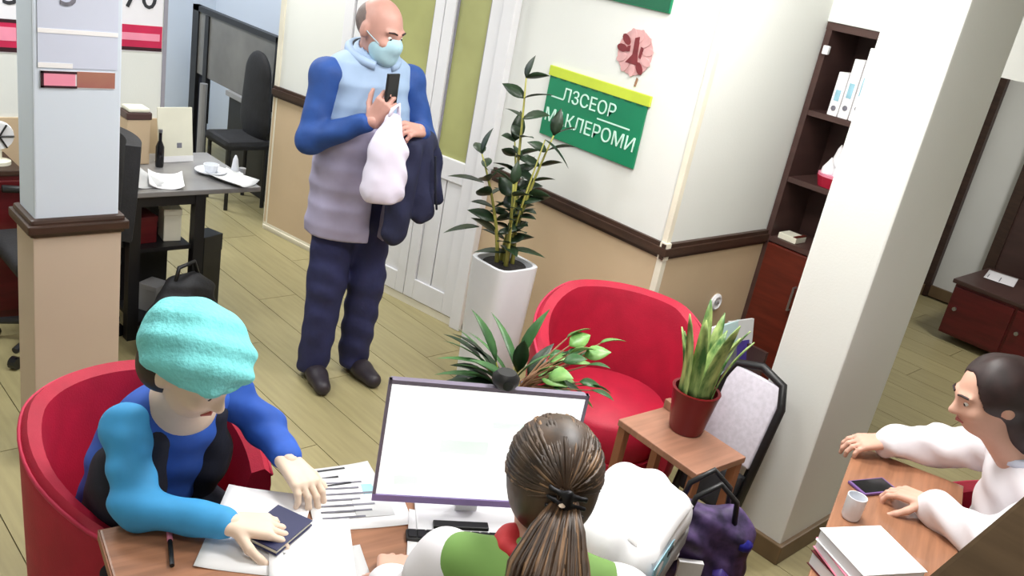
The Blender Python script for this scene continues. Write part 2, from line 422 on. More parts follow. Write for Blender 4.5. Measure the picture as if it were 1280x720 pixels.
struct(MB().box((7.42, -1.6, 0), (7.55, 2.06, HZ)).build('wall_far_side', 'wall'))
d2 = struct(MB().box((7.37, 1.06, 0), (7.42, 2.06, 2.05), bev=.01).build('door_2', 'wood_dark'), 'dark brown door at the end of the passage')
MB().box((7.35, 1.99, 0), (7.37, 2.07, 2.1)).box((7.35, 1.02, 0), (7.37, 1.10, 2.1)).box((7.35, 1.02, 2.02), (7.37, 2.07, 2.1)).build('frame', 'rail', d2)

# big square pillar in front of the passage
pr = struct(MB().box((2.976, 1.15, 0), (3.466, 1.405, HZ), bev=.008).build('wall_pillar_right', 'wall'), 'square white pillar with a brown skirting')
MB().box((2.958, 1.132, 0), (3.484, 1.423, .085), bev=.006).build('skirting', 'base_brown', pr)
# slim pillar with posters
pl = struct(MB().box((.85, 2.96, 0), (1.115, 3.12, HZ), bev=.006).build('wall_pillar_left', 'wall_blue'), 'slim pillar, pale above and pinkish tan below a dark rail')
MB().box((.842, 2.952, 0), (1.123, 3.128, .89), bev=.004).build('wainscot_panel', 'tan_pink', pl)
MB().box((.832, 2.942, .885), (1.133, 3.138, .95), bev=.012).box((.822, 2.932, .90), (1.143, 3.148, .932), bev=.006).build('chair_rail', 'rail', pl)
MB().box((.834, 2.944, 0), (1.131, 3.136, .08), bev=.006).build('skirting', 'base_brown', pl)
# partition with price posters, far walls, enclosing walls
wb = struct(MB().box((-1.6, 4.5, 0), (1.905, 4.6, HZ)).build('wall_back', 'wall'), 'white partition behind the desk with posters')
MB().box((-1.6, 4.488, 0), (1.905, 4.5, .885)).build('wainscot_panel', 'tan', wb)
MB().box((1.893, 4.494, 0), (1.912, 4.606, HZ)).build('corner_bead', 'gasket', wb)
struct(MB().box((-1.6, 7.5, 0), (4.3, 7.6, HZ)).build('wall_back_far', 'wall_blue'))
struct(MB().box((3.6, 5.063, 0), (3.75, 7.5, HZ)).build('wall_hall', 'wall_blue'))
struct(MB().box((-1.75, -1.6, 0), (-1.6, 7.6, HZ)).build('wall_left', 'wall'))
struct(MB().box((-1.75, -1.75, 0), (7.6, -1.6, HZ)).build('wall_rear', 'wall'))

# ceiling light panels (out of the frame above; they light the room)
for i, (x, y, p, c) in enumerate(LAMPS):
    names = ['above the printer desk', 'above the camera corner', 'above the seated visitor', 'above the slim pillar', 'above the double door', 'in the hall behind the partition', 'in the passage beyond the big pillar', 'above the corner armchair']
    t = thing('ceiling_light', 'square white ceiling light panel ' + names[i], 'ceiling light', (x, y, HZ - .03), 0, 'ceiling light panels')
    MB().box((-.3, -.3, 0), (.3, -.285, .03)).box((-.3, .285, 0), (.3, .3, .03)).box((-.3, -.285, 0), (-.285, .285, .03)).box((.285, -.285, 0), (.3, .285, .03)).build('frame', 'white_plastic', t)
    MB().box((-.285, -.285, .006), (.285, .285, .012)).build('diffuser', 'lamp_panel', t)
    ld = bpy.data.lights.new('panel_light', 'AREA'); ld.energy = p; ld.size = .56; ld.color = c; lo_ = bpy.data.objects.new('panel_light', ld); COL.objects.link(lo_); lo_.parent = t; lo_.location = (0, 0, -.004)

# ================================================================== FURNITURE
# built-in bookcase
bc = thing('bookcase', 'tall dark brown bookcase with open shelves beside the white alcove wall', 'bookcase', (3.98, 1.83, 0))
X0, X1, Y0, Y1 = .0, .30, -.30, .30
MB().box((X0, Y0, 0), (X1, Y0 + .03, 1.97)).build('side_panel', 'wood_dark', bc); MB().box((X0, Y1 - .03, 0), (X1, Y1, 1.97)).build('side_panel', 'wood_dark', bc)
MB().box((X0 - .005, Y0, 1.94), (X1, Y1, 1.972)).build('top_panel', 'wood_dark', bc); MB().box((X1 - .015, Y0, 0), (X1, Y1, 1.95)).build('back_panel', 'wood_dark', bc)
for z in (1.57, 1.24, .93): MB().box((X0 + .004, Y0 + .03, z - .025), (X1 - .015, Y1 - .03, z)).build('shelf', 'wood_dark', bc)
for k in range(2):
    a = Y0 + .03 + k * .27; dr = MB().box((X0 - .012, a + .004, .06), (X0 + .01, a + .266, .90), bev=.005).build('cabinet_door', 'wood_red', bc)
    MB().tube([(X0 - .012, a + (.05 if k else .22), .62), (X0 - .035, a + (.05 if k else .22), .62), (X0 - .035, a + (.05 if k else .22), .74), (X0 - .012, a + (.05 if k else .22), .74)], .006, 6).build('handle', 'metal', dr)
MB().box((X0 + .01, Y0, 0), (X1, Y1, .06)).build('plinth', 'wood_red', bc)
MB().box((X0 - .02, Y1 - .05, 1.83), (X0, Y1 - .02, 1.87), bev=.004).build('hinge', 'white_plastic', bc)
def carton(name, label, loc, rz, dims, m, cat='box', grp=None, lid=None):
    t = thing(name, label, cat, loc, R(rz), grp); a, b, c = dims
    MB().box((-a / 2, -b / 2, 0), (a / 2, b / 2, c * .97), bev=.004).build('body', m, t)
    MB().box((-a / 2 - .002, -b / 2 - .002, c * .8), (a / 2 + .002, b / 2 + .002, c), bev=.003).build('lid', lid or m, t); return t
for k, (y, h, wd, lab) in enumerate(((1.985, .20, .05, 'low white document folder nearest the side panel on the top bookcase shelf'), (1.93, .27, .05, 'white document folder of middle height on the top bookcase shelf'), (1.872, .33, .055, 'tallest white document folder on the top bookcase shelf'))):
    t = thing('document_folder', lab, 'folder', (4.08, y, 1.571), 0, 'folders on the top bookcase shelf')
    MB().box((-.09, -wd / 2, 0), (.12, wd / 2, h), bev=.004).build('cover', 'paper', t); MB().box((-.092, -wd / 4, h * .35), (-.09, wd / 4, h * .6)).build('spine_label', 'ink_blue', t); MB().lathe([(.012, 0), (.012, .003)], 12).build('finger_ring', 'ink', t, loc=(-.091, 0, h * .18)).rotation_euler = (0, R(-90), 0)
t = thing('gift_tray', 'red tray with white paper cones on the middle bookcase shelf', 'tray', (4.07, 1.91, 1.241)); MB().lathe([(.07, 0), (.085, .05), (.08, .05), (.066, .01)], 20).build('tray', 'fabric_red', t); MB().lathe([(.081, .045), (.084, .062), (.078, .062)], 20).build('rim', 'red_band_light', t)
for q in ((-.03, .03), (.03, .03), (.02, -.035), (-.03, -.03)): MB().lathe([(.035, .03), (.03, .09), (.012, .15 + q[0]), (.002, .17 + q[0])], 12, (q[0], q[1], 0)).build('paper_cone', 'paper', t, smooth=True)
t = thing('paper_pad', 'small cream paper pad on the low bookcase shelf', 'pad', (4.05, 2.02, .931)); MB().box((-.05, -.05, 0), (.05, .05, .03), bev=.003).build('pages', 'cream', t); MB().box((-.05, -.05, .03), (.05, -.03, .033)).build('binding', 'wood_red', t)

# wall socket
t = thing('wall_socket', 'white round power socket on the tan alcove wall', 'socket', (3.68, 2.124, .60)); MB().lathe([(.045, 0), (.045, .008), (.035, .016), (.03, .016), (.026, .008)], 20).build('plate', 'white_plastic', t).rotation_euler = (R(90), 0, 0); MB().box((-.012, -.018, -.006), (.012, -.006, .006)).build('insert', 'grey_plastic', t)

# signs on the white wall (facing -x): local x = -y world
def sign_empty(name, label, cat, y, z, group=None):
    t = thing(name, label, cat, (3.157, y, z), 0, group); t.rotation_euler = (R(90), 0, R(-90)); return t      # local x -> -y, local y -> z, local z -> -x
sg = sign_empty('wall_sign', 'green wall sign with a yellow top stripe and two lines of white lettering', 'sign', 2.705, 1.37)
MB().box((-.305, -.158, .001), (.305, .13, .012), bev=.002).build('panel', 'sign_green', sg); MB().box((-.315, .125, .001), (.315, .172, .015), bev=.002).build('stripe', 'sign_yellow', sg)
for k in range(9): MB().box((-.30 + k * .068, .118, .012), (-.262 + k * .068, .126, .0135)).build('dash', 'sign_dark', sg)
link('lettering', text_mesh('ЛЗСЕОР', .085), 'sign_white', sg, (-.03, .055, .0135)); link('lettering', text_mesh('МАКЛЕРОМИ', .088), 'sign_white', sg, (0, -.06, .0135))
MB().box((.04, .0, .012), (.24, .007, .0135)).build('underline', 'sign_white', sg); MB().box((-.27, .03, .012), (-.2, .037, .0135)).build('underline', 'sign_white', sg)
su = sign_empty('wall_sign', 'dark green wall sign above the round pink emblem', 'sign', 2.705, 2.02)
MB().box((-.305, -.13, .001), (.305, .15, .012), bev=.002).build('panel', 'sign_green', su); MB().box((-.30, -.125, .012), (.30, -.07, .0135)).build('stripe', 'sign_dark', su)
em = sign_empty('wall_emblem', 'round pink and dark red emblem on the wall between the green signs', 'emblem', 2.54, 1.70)
MB().lathe([(.098, 0), (.098, .003), (.0, .004)], 32, (0, 0, .001)).build('disc', 'pink', em)
for k in range(11):
    a = k * 2 * math.pi / 11 + .2; ca, sa = math.cos(a), math.sin(a); pet = [(math.cos(b) * .03, math.sin(b) * .017) for b in np.linspace(0, 2 * math.pi, 10, endpoint=False)]
    MB().prism([(ca * (.075 + x) - sa * y, sa * (.075 + x) + ca * y) for x, y in pet], .0045, .007).build('petal', 'pink_red' if k in (4, 5, 9) else 'pink', em)
MB().prism([(-.012, .06), (.012, .07), (.018, .0), (.03, -.05), (-.04, -.05), (-.008, -.01)], .005, .0085).build('figure', 'pink_red', em); MB().prism([(.03, .03), (.045, .025), (.04, -.02), (.028, -.015)], .005, .0085).build('figure', 'pink_red', em); MB().prism([(-.045, .02), (-.03, .025), (-.028, .0), (-.045, -.005)], .005, .0085).build('figure', 'pink_red', em)
MB().prism([(.035, -.14), (.045, -.14), (.05, -.105), (.04, -.1)], .001, .004).build('stalk', 'stem_brown', em)

# posters
def poster_y(name, label, x, y, z, wd, ht, m, group=None):
    t = thing(name, label, 'poster', (x, y, z), 0, group); t.rotation_euler = (R(90), 0, 0); MB().box((-wd / 2, -ht / 2, .0005), (wd / 2, ht / 2, .003)).build('sheet', m, t); return t
ps = poster_y('price_poster', 'white price poster with 70 over a red band beside the far doorway', 1.775, 4.5, 1.46, .225, .48, 'poster', 'price posters on the partition')
MB().box((-.112, -.222, .003), (.112, -.112, .0045)).build('band', 'red_band', ps); MB().box((-.10, -.185, .0045), (.10, -.15, .006)).build('band_print', 'red_band_light', ps); MB().box((-.112, -.235, .003), (.112, -.218, .0055)).build('band_edge', 'maroon_dark', ps)
link('lettering', text_mesh('70', .17), 'ink_dark', ps, (.0, .02, .0045))
ps = poster_y('price_poster', 'white price poster with 75 over a red band above the dark red cabinet', 1.165, 4.5, 1.43, .18, .50, 'poster', 'price posters on the partition')
MB().box((-.088, -.235, .003), (.088, -.10, .0045)).build('band', 'red_band', ps); MB().box((-.075, -.195, .0045), (.06, -.135, .006)).build('band_print', 'red_band_light', ps)
MB().box((.07, -.24, .003), (.09, -.1, .006)).box((-.09, -.245, .003), (.09, -.225, .006)).box((-.09, -.115, .003), (.09, -.1, .006)).build('band_edge', 'maroon_dark', ps); link('lettering', text_mesh('75', .17), 'ink_dark', ps, (.0, .015, .0045))
ps = poster_y('pillar_poster', 'pale blue poster with the digit 5 on the slim pillar', .982, 2.96, 1.62, .236, .36, 'poster_blue')
MB().box((-.118, -.075, .003), (.118, -.062, .005)).build('fold', 'paper', ps); link('lettering', text_mesh('5', .12), 'ink', ps, (-.03, .045, .0045))
MB().box((-.118, -.18, .003), (-.118 + .1, -.165, .0045)).build('print', 'paper', ps)
ps = poster_y('pillar_label', 'small red and brown label strip under the slim pillar poster', .982, 2.96, 1.405, .222, .054, 'poster')
MB().box((-.111, -.022, .003), (-.01, .022, .0045)).build('band', 'red_band_light', ps); MB().box((-.005, -.024, .003), (.111, .026, .0045)).build('band', 'brown_band', ps); MB().box((-.111, -.027, .003), (-.005, -.02, .0055)).box((-.111, .018, .003), (-.005, .025, .0055)).box((-.111, -.027, .003), (-.102, .025, .0055)).build('band_edge', 'maroon_dark', ps)

# ---------------------------------------------------------------- red tub armchairs
def tub_chair(label, loc, rz, group='red tub armchairs', sc=1.0):
    t = thing('tub_armchair', label, 'armchair', loc, R(rz), group); t.scale = (sc, sc, 1.0)
    def shell(r_out, r_in, h, lo_z, A=128):
        mb = MB(); n = 40; v = []; f = []
        for i in range(n + 1):
            ph = R(-A + 2 * A * i / n); s_, c_ = math.sin(ph), math.cos(ph); rim = h(abs(ph)); lean = .035
            prof = [(r_out - .03, lo_z), (r_out, lo_z + .12), (r_out + lean * .6, rim - .05), (r_out + lean * .5, rim - .015), ((r_out + r_in) / 2 + lean, rim), (r_in + lean, rim - .015), (r_in + lean * .7, rim - .06), (r_in, lo_z + .15), (r_in, lo_z)]
            for r, z in prof: v.append((r * s_, r * c_ * (1.0 if c_ > 0 else 1.25), z))
        K = 9
        for i in range(n):
            for k in range(K - 1): f.append((i * K + k, i * K + k + 1, (i + 1) * K + k + 1, (i + 1) * K + k))
        f += [tuple(range(K - 1, -1, -1)), tuple(n * K + k for k in range(K))]
        return mb.add(v, f)
    hh = lambda p: .80 - .17 * max(0, (p - .75) / 1.5) ** 1.2
    s_ = shell(.34, .265, hh, .10).build('shell', 'fabric_red', t); autosmooth(s_, 50)
    pip = []
    for i in range(41):
        ph = R(-128 + 256 * i / 40); c_ = math.cos(ph); rr = .34 + .02; pip.append((rr * math.sin(ph), rr * c_ * (1 if c_ > 0 else 1.25), hh(abs(ph)) - .018))
    MB().tube(pip, .006, 6).build('piping', 'fabric_red_seam', s_, smooth=True)
    c = MB().lathe([(.25, .27), (.262, .30), (.262, .42), (.24, .445), (.0, .455)], 32, (0, -.03, 0)).build('seat_cushion', 'fabric_red', t); autosmooth(c, 50)
    autosmooth(MB().lathe([(.26, .10), (.27, .12), (.27, .27), (.25, .275)], 32, (0, -.02, 0)).build('seat_base', 'fabric_red', t), 50)
    for a, b in ((-.19, -.2), (.19, -.2), (-.19, .2), (.19, .2)): MB().lathe([(.016, 0), (.022, .11)], 10, (a, b, 0)).build('leg', 'black', t)
    return t
tub_chair('red tub armchair under the visitor in the turquoise cap', (.815, 1.94, 0), 14, sc=.80)
tub_chair('empty red tub armchair in the corner under the green signs', (2.67, 1.90, 0), -50, sc=.97)
tub_chair('red tub armchair under the person in white', (2.80, .40, 0), 214, sc=.9)

# ---------------------------------------------------------------- main desk
DA = R(-10); du_ = Vector((math.cos(DA), math.sin(DA))); dn_ = Vector((du_.y, -du_.x)) * 1.0
FL = Vector((.58, 1.61)); DW, DD, DZ = 1.14, .58, .74
def dk(u, v, z=DZ): p = FL + du_ * u + Vector((math.sin(DA), -math.cos(DA))) * v; return (p.x, p.y, z)
desk = thing('office_desk', 'brown wooden office desk with the monitor, papers and printer on it', 'desk', (FL.x, FL.y, 0), DA)
MB().box((0, 0, DZ - .028), (DW, -DD, DZ), bev=.005).build('desktop', 'wood_desk', desk); MB().box((-.002, .002, DZ - .026), (DW + .002, -.001, DZ - .003)).box((-.003, .0, DZ - .026), (0, -DD, DZ - .003)).build('edge_band', 'wood_edge', desk)
MB().box((.02, -.03, 0), (.045, -DD + .03, DZ - .028)).build('side_panel', 'wood_desk', desk); MB().box((DW - .045, -.03, 0), (DW - .02, -DD + .03, DZ - .028)).build('side_panel', 'wood_desk', desk)
MB().box((.045, -.30, .30), (DW - .045, -.32, DZ - .028)).build('modesty_panel', 'wood_desk', desk)
# low side table by the corner armchair
stb = thing('side_table', 'small low brown wooden side table by the corner armchair', 'table', (2.41, 1.37, 0), R(-4))
MB().box((-.13, -.18, .575), (.13, .18, .6), bev=.004).build('tabletop', 'wood_side', stb); MB().box((.10, .10, .6), (.13, .18, .635), bev=.004).build('raised_edge', 'wood_side', stb)
for a in (-1, 1):
    for b in (-1, 1): MB().box((a * .11 - .015, b * .16 - .015, 0), (a * .11 + .015, b * .16 + .015, .575)).build('leg', 'wood_edge', stb)
MB().box((-.11, -.16, .2), (.11, .16, .215)).build('shelf', 'wood_side', stb)
# desk of the person in white, turned towards the pillar
D2 = R(19); d2u = Vector((math.cos(D2), math.sin(D2))); d2n = Vector((-d2u.y, d2u.x))
def d2p(u, n): p = d2u * u + d2n * n; return (p.x, p.y)
c2 = d2p(1.90, -.345)
dsk = thing('office_desk', 'brown wooden desk in front of the person in white beside the pillar', 'desk', (*c2, 0), D2)
MB().box((0, 0, .712), (.98, .335, .74), bev=.005).build("desktop", "wood_desk", dsk); MB().box((.02, .02, 0), (.045, .315, .712)).build('side_panel', 'wood_desk', dsk); MB().box((.935, .02, 0), (.96, .315, .712)).build('side_panel', 'wood_desk', dsk); MB().box((.045, .28, .2), (.935, .30, .712)).build('modesty_panel', 'wood_desk', dsk)
# tall cabinet whose top edge crosses the near corner
tc_ = thing('tall_cabinet', 'dark olive brown cabinet top edge crossing the near corner below the person in white', 'cabinet', (.95, -.1, 0))
MB().box((-.4, -.25, 0), (.55, .255, 1.57), bev=.004).build('body', 'wood_olive', tc_); MB().box((-.41, -.26, 1.57), (.56, .265, 1.60), bev=.006).build('top_panel', 'wood_olive', tc_)
for k in range(2): dr = MB().box((-.39 + k * .47, .255, .08), (.07 + k * .47, .273 - .01, 1.55), bev=.003).build('cabinet_door', 'wood_olive', tc_)

# ---------------------------------------------------------------- monitor and desk things
vd = Vector((.725, .689)); 
mo = thing('computer_monitor', 'flat monitor with a bright white screen turned to the woman in green', 'monitor', (1.308, 1.246, DZ + .001), R(-33)); mo.scale = (.95, 1, .94)
# local: x to the viewer's right, -y towards the viewer
MB().box((-.242, .0, .065), (.242, .022, .39), bev=.005).build('housing', 'bezel', mo); MB().box((-.245, -.006, .383), (.245, .006, .394)).box((-.246, -.006, .06), (-.238, .006, .394)).box((.238, -.006, .06), (.246, .006, .394)).build('bezel', 'bezel', mo)
MB().box((-.246, -.008, .052), (.246, .006, .07)).build('chin', 'bezel_purple', mo)
sc_ = MB().box((-.238, -.003, .07), (.238, .0, .383)).build('screen', 'screen', mo)
for a, b, c, d in ((-.1, .2, .02, .24), (-.2, .1, -.14, .13), (.02, .28, .1, .3)): MB().box((a, -.0036, b), (c, -.003, d)).build('window', 'screen_tint', sc_)
MB().box((-.03, .022, .0), (.03, .045, .25), bev=.006).build('stand', 'white_plastic', mo); MB().box((-.13, -.06, 0), (.13, .12, .012), bev=.005).build('base', 'white_plastic', mo)
MB().box((-.09, -.055, .012), (.05, -.03, .022), bev=.003).build('logo_bar', 'black', mo)
wc = thing('webcam', 'small round black webcam clipped on top of the monitor', 'webcam', (1.308, 1.246, DZ + .394 * .94 + .006), R(-33)); autosmooth(MB().lathe([(.0, -.012), (.024, -.012), (.032, .0), (.032, .012), (.022, .024), (.0, .024)], 20, (.03, .004, .01)).build('body', 'black', wc)); MB().lathe([(.01, 0), (.012, .006)], 14).build('lens', 'black_gloss', wc, loc=(.03, -.026, .016)).rotation_euler = (R(90), 0, 0); MB().box((.01, .0, -.004), (.05, .03, .004)).build('clip', 'black', wc)
def sheet(label, x, y, rz, wd, ht, m='paper', z=DZ, lines=0, name='paper_sheet', cat='paper', group='papers on the desk', curl=.004, ink='ink', pics=()):
    t = thing(name, label, cat, (x, y, z), R(rz), group)
    MB().grid(lambda u, v: ((u - .5) * wd, (v - .5) * ht, .0015 + curl * (abs(u - .5) * 2) ** 3 + curl * .6 * (v ** 4)), 8, 6, .0008).build('leaf', m, t, smooth=True)
    for k in range(lines):
        yy = ht * (.40 - .8 * k / max(lines, 1)); ww = wd * random.uniform(.25, .42)
        MB().box((-wd * .4, yy - .003, .0025 + curl * .3), (-wd * .4 + ww * 1.7, yy + .003, .0032 + curl * .3)).build('print', ink, t)
    for a, b, c, d, mm in pics: MB().box((a * wd, b * ht, .0024), (c * wd, d * ht, .0034)).build('picture', mm, t)
    return t
sheet('printed magazine spread nearest the monitor corner', 1.115, 1.43, -22, .23, .20, lines=7, pics=((-.05, -.3, .35, .05, 'paper_grey'), (.1, .15, .4, .35, 'ink_blue')))
sheet('grey printed sheet sticking out behind the magazine spread', 1.12, 1.525, -14, .20, .12, 'paper_grey', z=DZ, lines=3, ink='ink_dark')
sheet('blank white sheet under the dark blue booklet', .865, 1.45, -40, .20, .29, z=DZ)
sheet('white form slipped under the hand holding the booklet', .93, 1.33, -28, .18, .20, z=DZ + .0045)
sheet('grey printed form at the near desk edge', .93, 1.262, -20, .17, .12, 'paper_grey', z=DZ, lines=4, ink='ink_dark')
sheet('white sheet in front of the monitor beside the keyboard hand', 1.21, 1.20, -38, .18, .22, z=DZ)
bk = thing('booklet', 'dark blue booklet held on the papers by the visitor in the cap', 'booklet', (.89, 1.41, DZ + .012), R(24)); MB().box((-.062, -.045, .003), (.062, .045, .012)).build('pages', 'cream', bk); MB().box((-.065, -.048, 0), (.065, .048, .003)).box((-.065, -.048, .012), (.065, .048, .015), bev=.001).build('cover', 'book_blue', bk)
pn = thing('pen', 'dark pen with a pink cap lying at the near desk corner', 'pen', (.676, 1.47, DZ + .006), R(70)); MB().tube([(-.05, 0, 0), (.03, 0, 0)], .005, 8).build('barrel', 'black', pn); MB().tube([(.03, 0, 0), (.06, 0, 0)], .006, 8).build('cap', 'red_band_light', pn)
kb = thing('keyboard', 'low black keyboard under the monitor', 'keyboard', (1.235, 1.135, DZ + .001), R(-33)); 
MB().box((-.15, .04, 0), (.12, .075, .012), bev=.003).build('tray', 'black', kb)
for i in range(12): MB().box((-.145 + i * .0215, .044, .012), (-.127 + i * .0215, .07, .016)).build('key', 'dark_metal', kb)
# printer
pt = thing('desktop_printer', 'white rounded desktop printer on the desk beside the woman in green', 'printer', (1.548, .95, DZ + .001), R(19)); pt.scale = (1.12, .84, 1.0)
def rbox(name, dims, z0, z1, m, par, bev): return autosmooth(MB().box((-dims[0] / 2, -dims[1] / 2, z0), (dims[0] / 2, dims[1] / 2, z1), bev=bev).build(name, m, par), 60)
rbox('lower_body', (.30, .27, ), 0, .06, 'grey_plastic', pt, .012)
sdf = SDF(.02); sdf.chain([(-.10, -.08, .10), (.10, -.08, .10)], [.055, .055]); sdf.chain([(-.10, .08, .11), (.10, .08, .11)], [.06, .06]); sdf.chain([(-.11, 0, .12), (.11, 0, .12)], [.062, .062]); sdf.chain([(-.10, -.08, .10), (-.10, .08, .11)], [.055, .06]); sdf.chain([(.10, -.08, .10), (.10, .08, .11)], [.055, .06])
sdf.mod(cut((0, 0, -1), -.06)); vq_obj('upper_body', sdf.mesh(.007), 'white_plastic', pt)
MB().grid(lambda u, v: ((u - .5) * .26, (v - .5) * .26, .186 - .04 * (2 * (v - .5)) ** 2 - .02 * (2 * (u - .5)) ** 2), 10, 10, .001).build('paper_leaf', 'paper', pt, smooth=True)
MB().box((-.145, -.137, .07), (-.02, -.1345, .13)).build('label', 'ink_blue', pt); MB().box((-.05, -.139, .10), (-.02, -.137, .115)).build('button', 'ink_dark', pt)
# office chairs
def office_chair(label, loc, rz, back='black_soft', mesh=False, sc=1.0, szc=None, arms=True):
    t = thing('office_chair', label, 'office chair', loc, R(rz), 'black office chairs'); t.scale = (sc, sc, szc or sc)
    autosmooth(MB().box((-.22, -.22, .43), (.22, .2, .50), bev=.03).build('seat', 'black_soft', t), 60)
    def bf(u, v): a = (u - .5) * 2; ww = .2 * (1 - .25 * abs(v - .45) ** 2); return (a * ww, .23 + .03 * v - .05 * a * a, .56 + .42 * v)
    if mesh:
        MB().grid(lambda u, v: bf(.07 + .86 * u, .06 + .88 * v), 10, 8, .012).build('backrest', 'mesh_pale', t, smooth=True)
        ring = [bf(u, v) for u, v in [(0, .12), (0, .5), (0, .88), (.1, 1), (.5, 1.02), (.9, 1), (1, .88), (1, .5), (1, .12), (.9, 0), (.5, 0), (.1, 0), (0, .12)]]; MB().tube(ring, .024, 8, False).build('back_frame', 'black', t, smooth=True)
    else: autosmooth(MB().grid(bf, 12, 10, .06).build('backrest', back, t), 60)
    MB().tube([(0, .15, .44), (0, .27, .46), (0, .27, .62)], .022, 8).build('back_bracket', 'black', t)
    for s_ in ((-1, 1) if arms else ()): MB().tube([(s_ * .2, .1, .45), (s_ * .27, .08, .48), (s_ * .27, .06, .64), (s_ * .27, -.14, .66)], .018, 8).build('armrest', 'black', t, smooth=True)
    MB().lathe([(.03, .12), (.03, .25), (.02, .26), (.02, .43)], 12).build('gas_lift', 'dark_metal', t)
    for k in range(5):
        a = R(72 * k + 18); p = (math.cos(a) * .27, math.sin(a) * .27); lg = MB().tube([(0, 0, .13), (p[0], p[1], .085)], [.026, .015], 8).build('base_arm', 'black', t); MB().tube([(p[0] - math.sin(a) * .016, p[1] + math.cos(a) * .016, .028), (p[0] + math.sin(a) * .016, p[1] - math.cos(a) * .016, .028)], .028, 12).build('caster', 'black_gloss', lg)
    return t
fc = thing('folding_chair', 'folded black chair with a pale panel leaning against the big pillar', 'chair', (2.70, 1.40, .012), 0); fc.rotation_euler = (0, R(15), 0)
MB().tube([(0, -.13, 0), (0, -.13, .66), (0, -.10, .74), (0, 0, .77), (0, .10, .74), (0, .13, .66), (0, .13, 0)], .017, 8).build('frame', 'black', fc, smooth=True)
MB().tube([(.045, -.10, 0), (.035, -.10, .5)], .012, 8).build('rear_leg', 'black', fc); MB().tube([(.045, .10, 0), (.035, .10, .5)], .012, 8).build('rear_leg', 'black', fc)
autosmooth(MB().box((-.012, -.115, .40), (.012, .115, .735), bev=.01).build('backrest', 'mesh_pale', fc), 60); autosmooth(MB().box((-.03, -.115, .20), (.02, .115, .37), bev=.018).build('seat', 'black_soft', fc), 60); MB().tube([(0, -.13, .1), (0, .13, .1)], .009, 8).build('crossbar', 'black', fc)
office_chair('black office chair pushed to the far grey table behind the slim pillar', (1.20, 3.87, 0), -90)
office_chair('black office chair under the woman in the green top', (.96, .68, 0), 133)
bgp = thing('patterned_bag', 'tall dark purple patterned tote bag standing on the floor beside the printer desk', 'bag', (1.88, .935, .0), R(-40)); bgp.scale = (1.1, 1.1, 1.2)
s_ = SDF(.03); s_.chain([(-.07, 0, .06), (.07, 0, .06)], [.06, .06]); s_.chain([(-.08, 0, .3), (.08, 0, .3)], [.062, .062]); s_.chain([(-.075, 0, .48), (.075, 0, .48)], [.058, .058]); s_.chain([(-.07, .0, .60), (.07, .0, .60)], [.048, .048])
for q in (-.07, 0, .07): s_.chain([(q, 0, .06), (q, 0, .6)], [.06, .05])
s_.mod(folds(.008, 50, 50, 45)); s_.mod(cut((0, 0, -1), -.002)); vq_obj('bag_body', s_.mesh(.008), 'bag_pattern', bgp)
for k in (-.03, .03): MB().tube([(-.06, k, .63), (-.05, k, .69), (0, k, .73), (.05, k, .69), (.06, k, .63)], .007, 6).build('handle', 'black', bgp, smooth=True)
MB().box((-.06, -.072, .50), (.0, -.058, .55)).build('tag', 'paper', bgp); MB().box((.02, -.072, .40), (.07, -.058, .46)).build('tag', 'red_band_light', bgp)
for k, (a, b, z, mm) in enumerate(((.09, -.05, .60, 'blue_deep'), (-.08, -.055, .56, 'paper'), (.05, -.062, .52, 'purple'))): MB().lathe([(.0, -.018), (.018, -.01), (.02, .005), (.0, .018)], 10, (a, b, z)).build('charm', mm, bgp, smooth=True)
# magazine rack
mr = thing('magazine_rack', 'dark magazine rack against the alcove beside the bookcase', 'rack', (3.45, 1.86, 0), 0)
MB().box((-.2, -.1, 0), (-.18, .14, .5)).build('side_panel', 'wood_dark', mr); MB().box((.18, -.1, 0), (.2, .14, .5)).build('side_panel', 'wood_dark', mr); MB().box((-.18, -.1, .3), (.18, .14, .32)).build('shelf', 'wood_dark', mr); MB().box((-.18, .12, .05), (.18, .14, .5)).build('back_panel', 'wood_dark', mr)
for k, (x, mm, rz, lab) in enumerate(((-.10, 'paper', 4, 'white magazine standing in the rack nearest the snake plant'), (.05, 'box_cyan', 3, 'pale magazine standing in the middle of the rack'), (.13, 'paper_grey', -8, 'grey magazine standing in the rack nearest the bookcase'))):
    t = thing('magazine', lab, 'magazine', (3.45 + x, 1.84, .321), R(rz), 'magazines in the rack'); t.rotation_euler[0] = R(-14); MB().box((-.085, -.008, 0), (.085, .008, .30), bev=.002).build('cover', mm, t); MB().box((-.06, -.010, .08), (.06, -.008, .2)).build('picture', 'purple' if k == 2 else 'ink', t)
# paper stack, phone, mug on the right desk
pc = d2p(2.10, -.125)
for k, (m_, th, lab) in enumerate((('wood_maroon', .04, 'dark red folder at the bottom of the paper stack'), ('red_band_light', .028, 'pink edged folder in the middle of the paper stack'), ('paper', .035, 'white paper ream on top of the paper stack'))):
    z = .741 + (0, .042, .072)[k]; t = thing('folder' if k < 2 else 'paper_ream', lab, 'folder' if k < 2 else 'paper', (*pc, z), R(-28) + R((3, -4, 2)[k]), 'paper stack on the desk by the pillar')
    MB().box((-.09, -.085, .002), (.09, .085, th - .002)).build('pages', 'paper', t); MB().box((-.094, -.088, 0), (.094, .088, .002)).box((-.094, -.088, th - .002), (.094, .088, th)).build('cover', m_, t)
t = thing('mobile_phone', 'purple mobile phone at the edge of the desk of the person in white', 'phone', (2.515, .765, .741), R(-20)); MB().box((-.07, -.035, 0), (.07, .035, .009), bev=.003).build('case', 'purple_phone', t); MB().box((-.062, -.03, .009), (.062, .03, .0096)).build('screen', 'black_gloss', t)
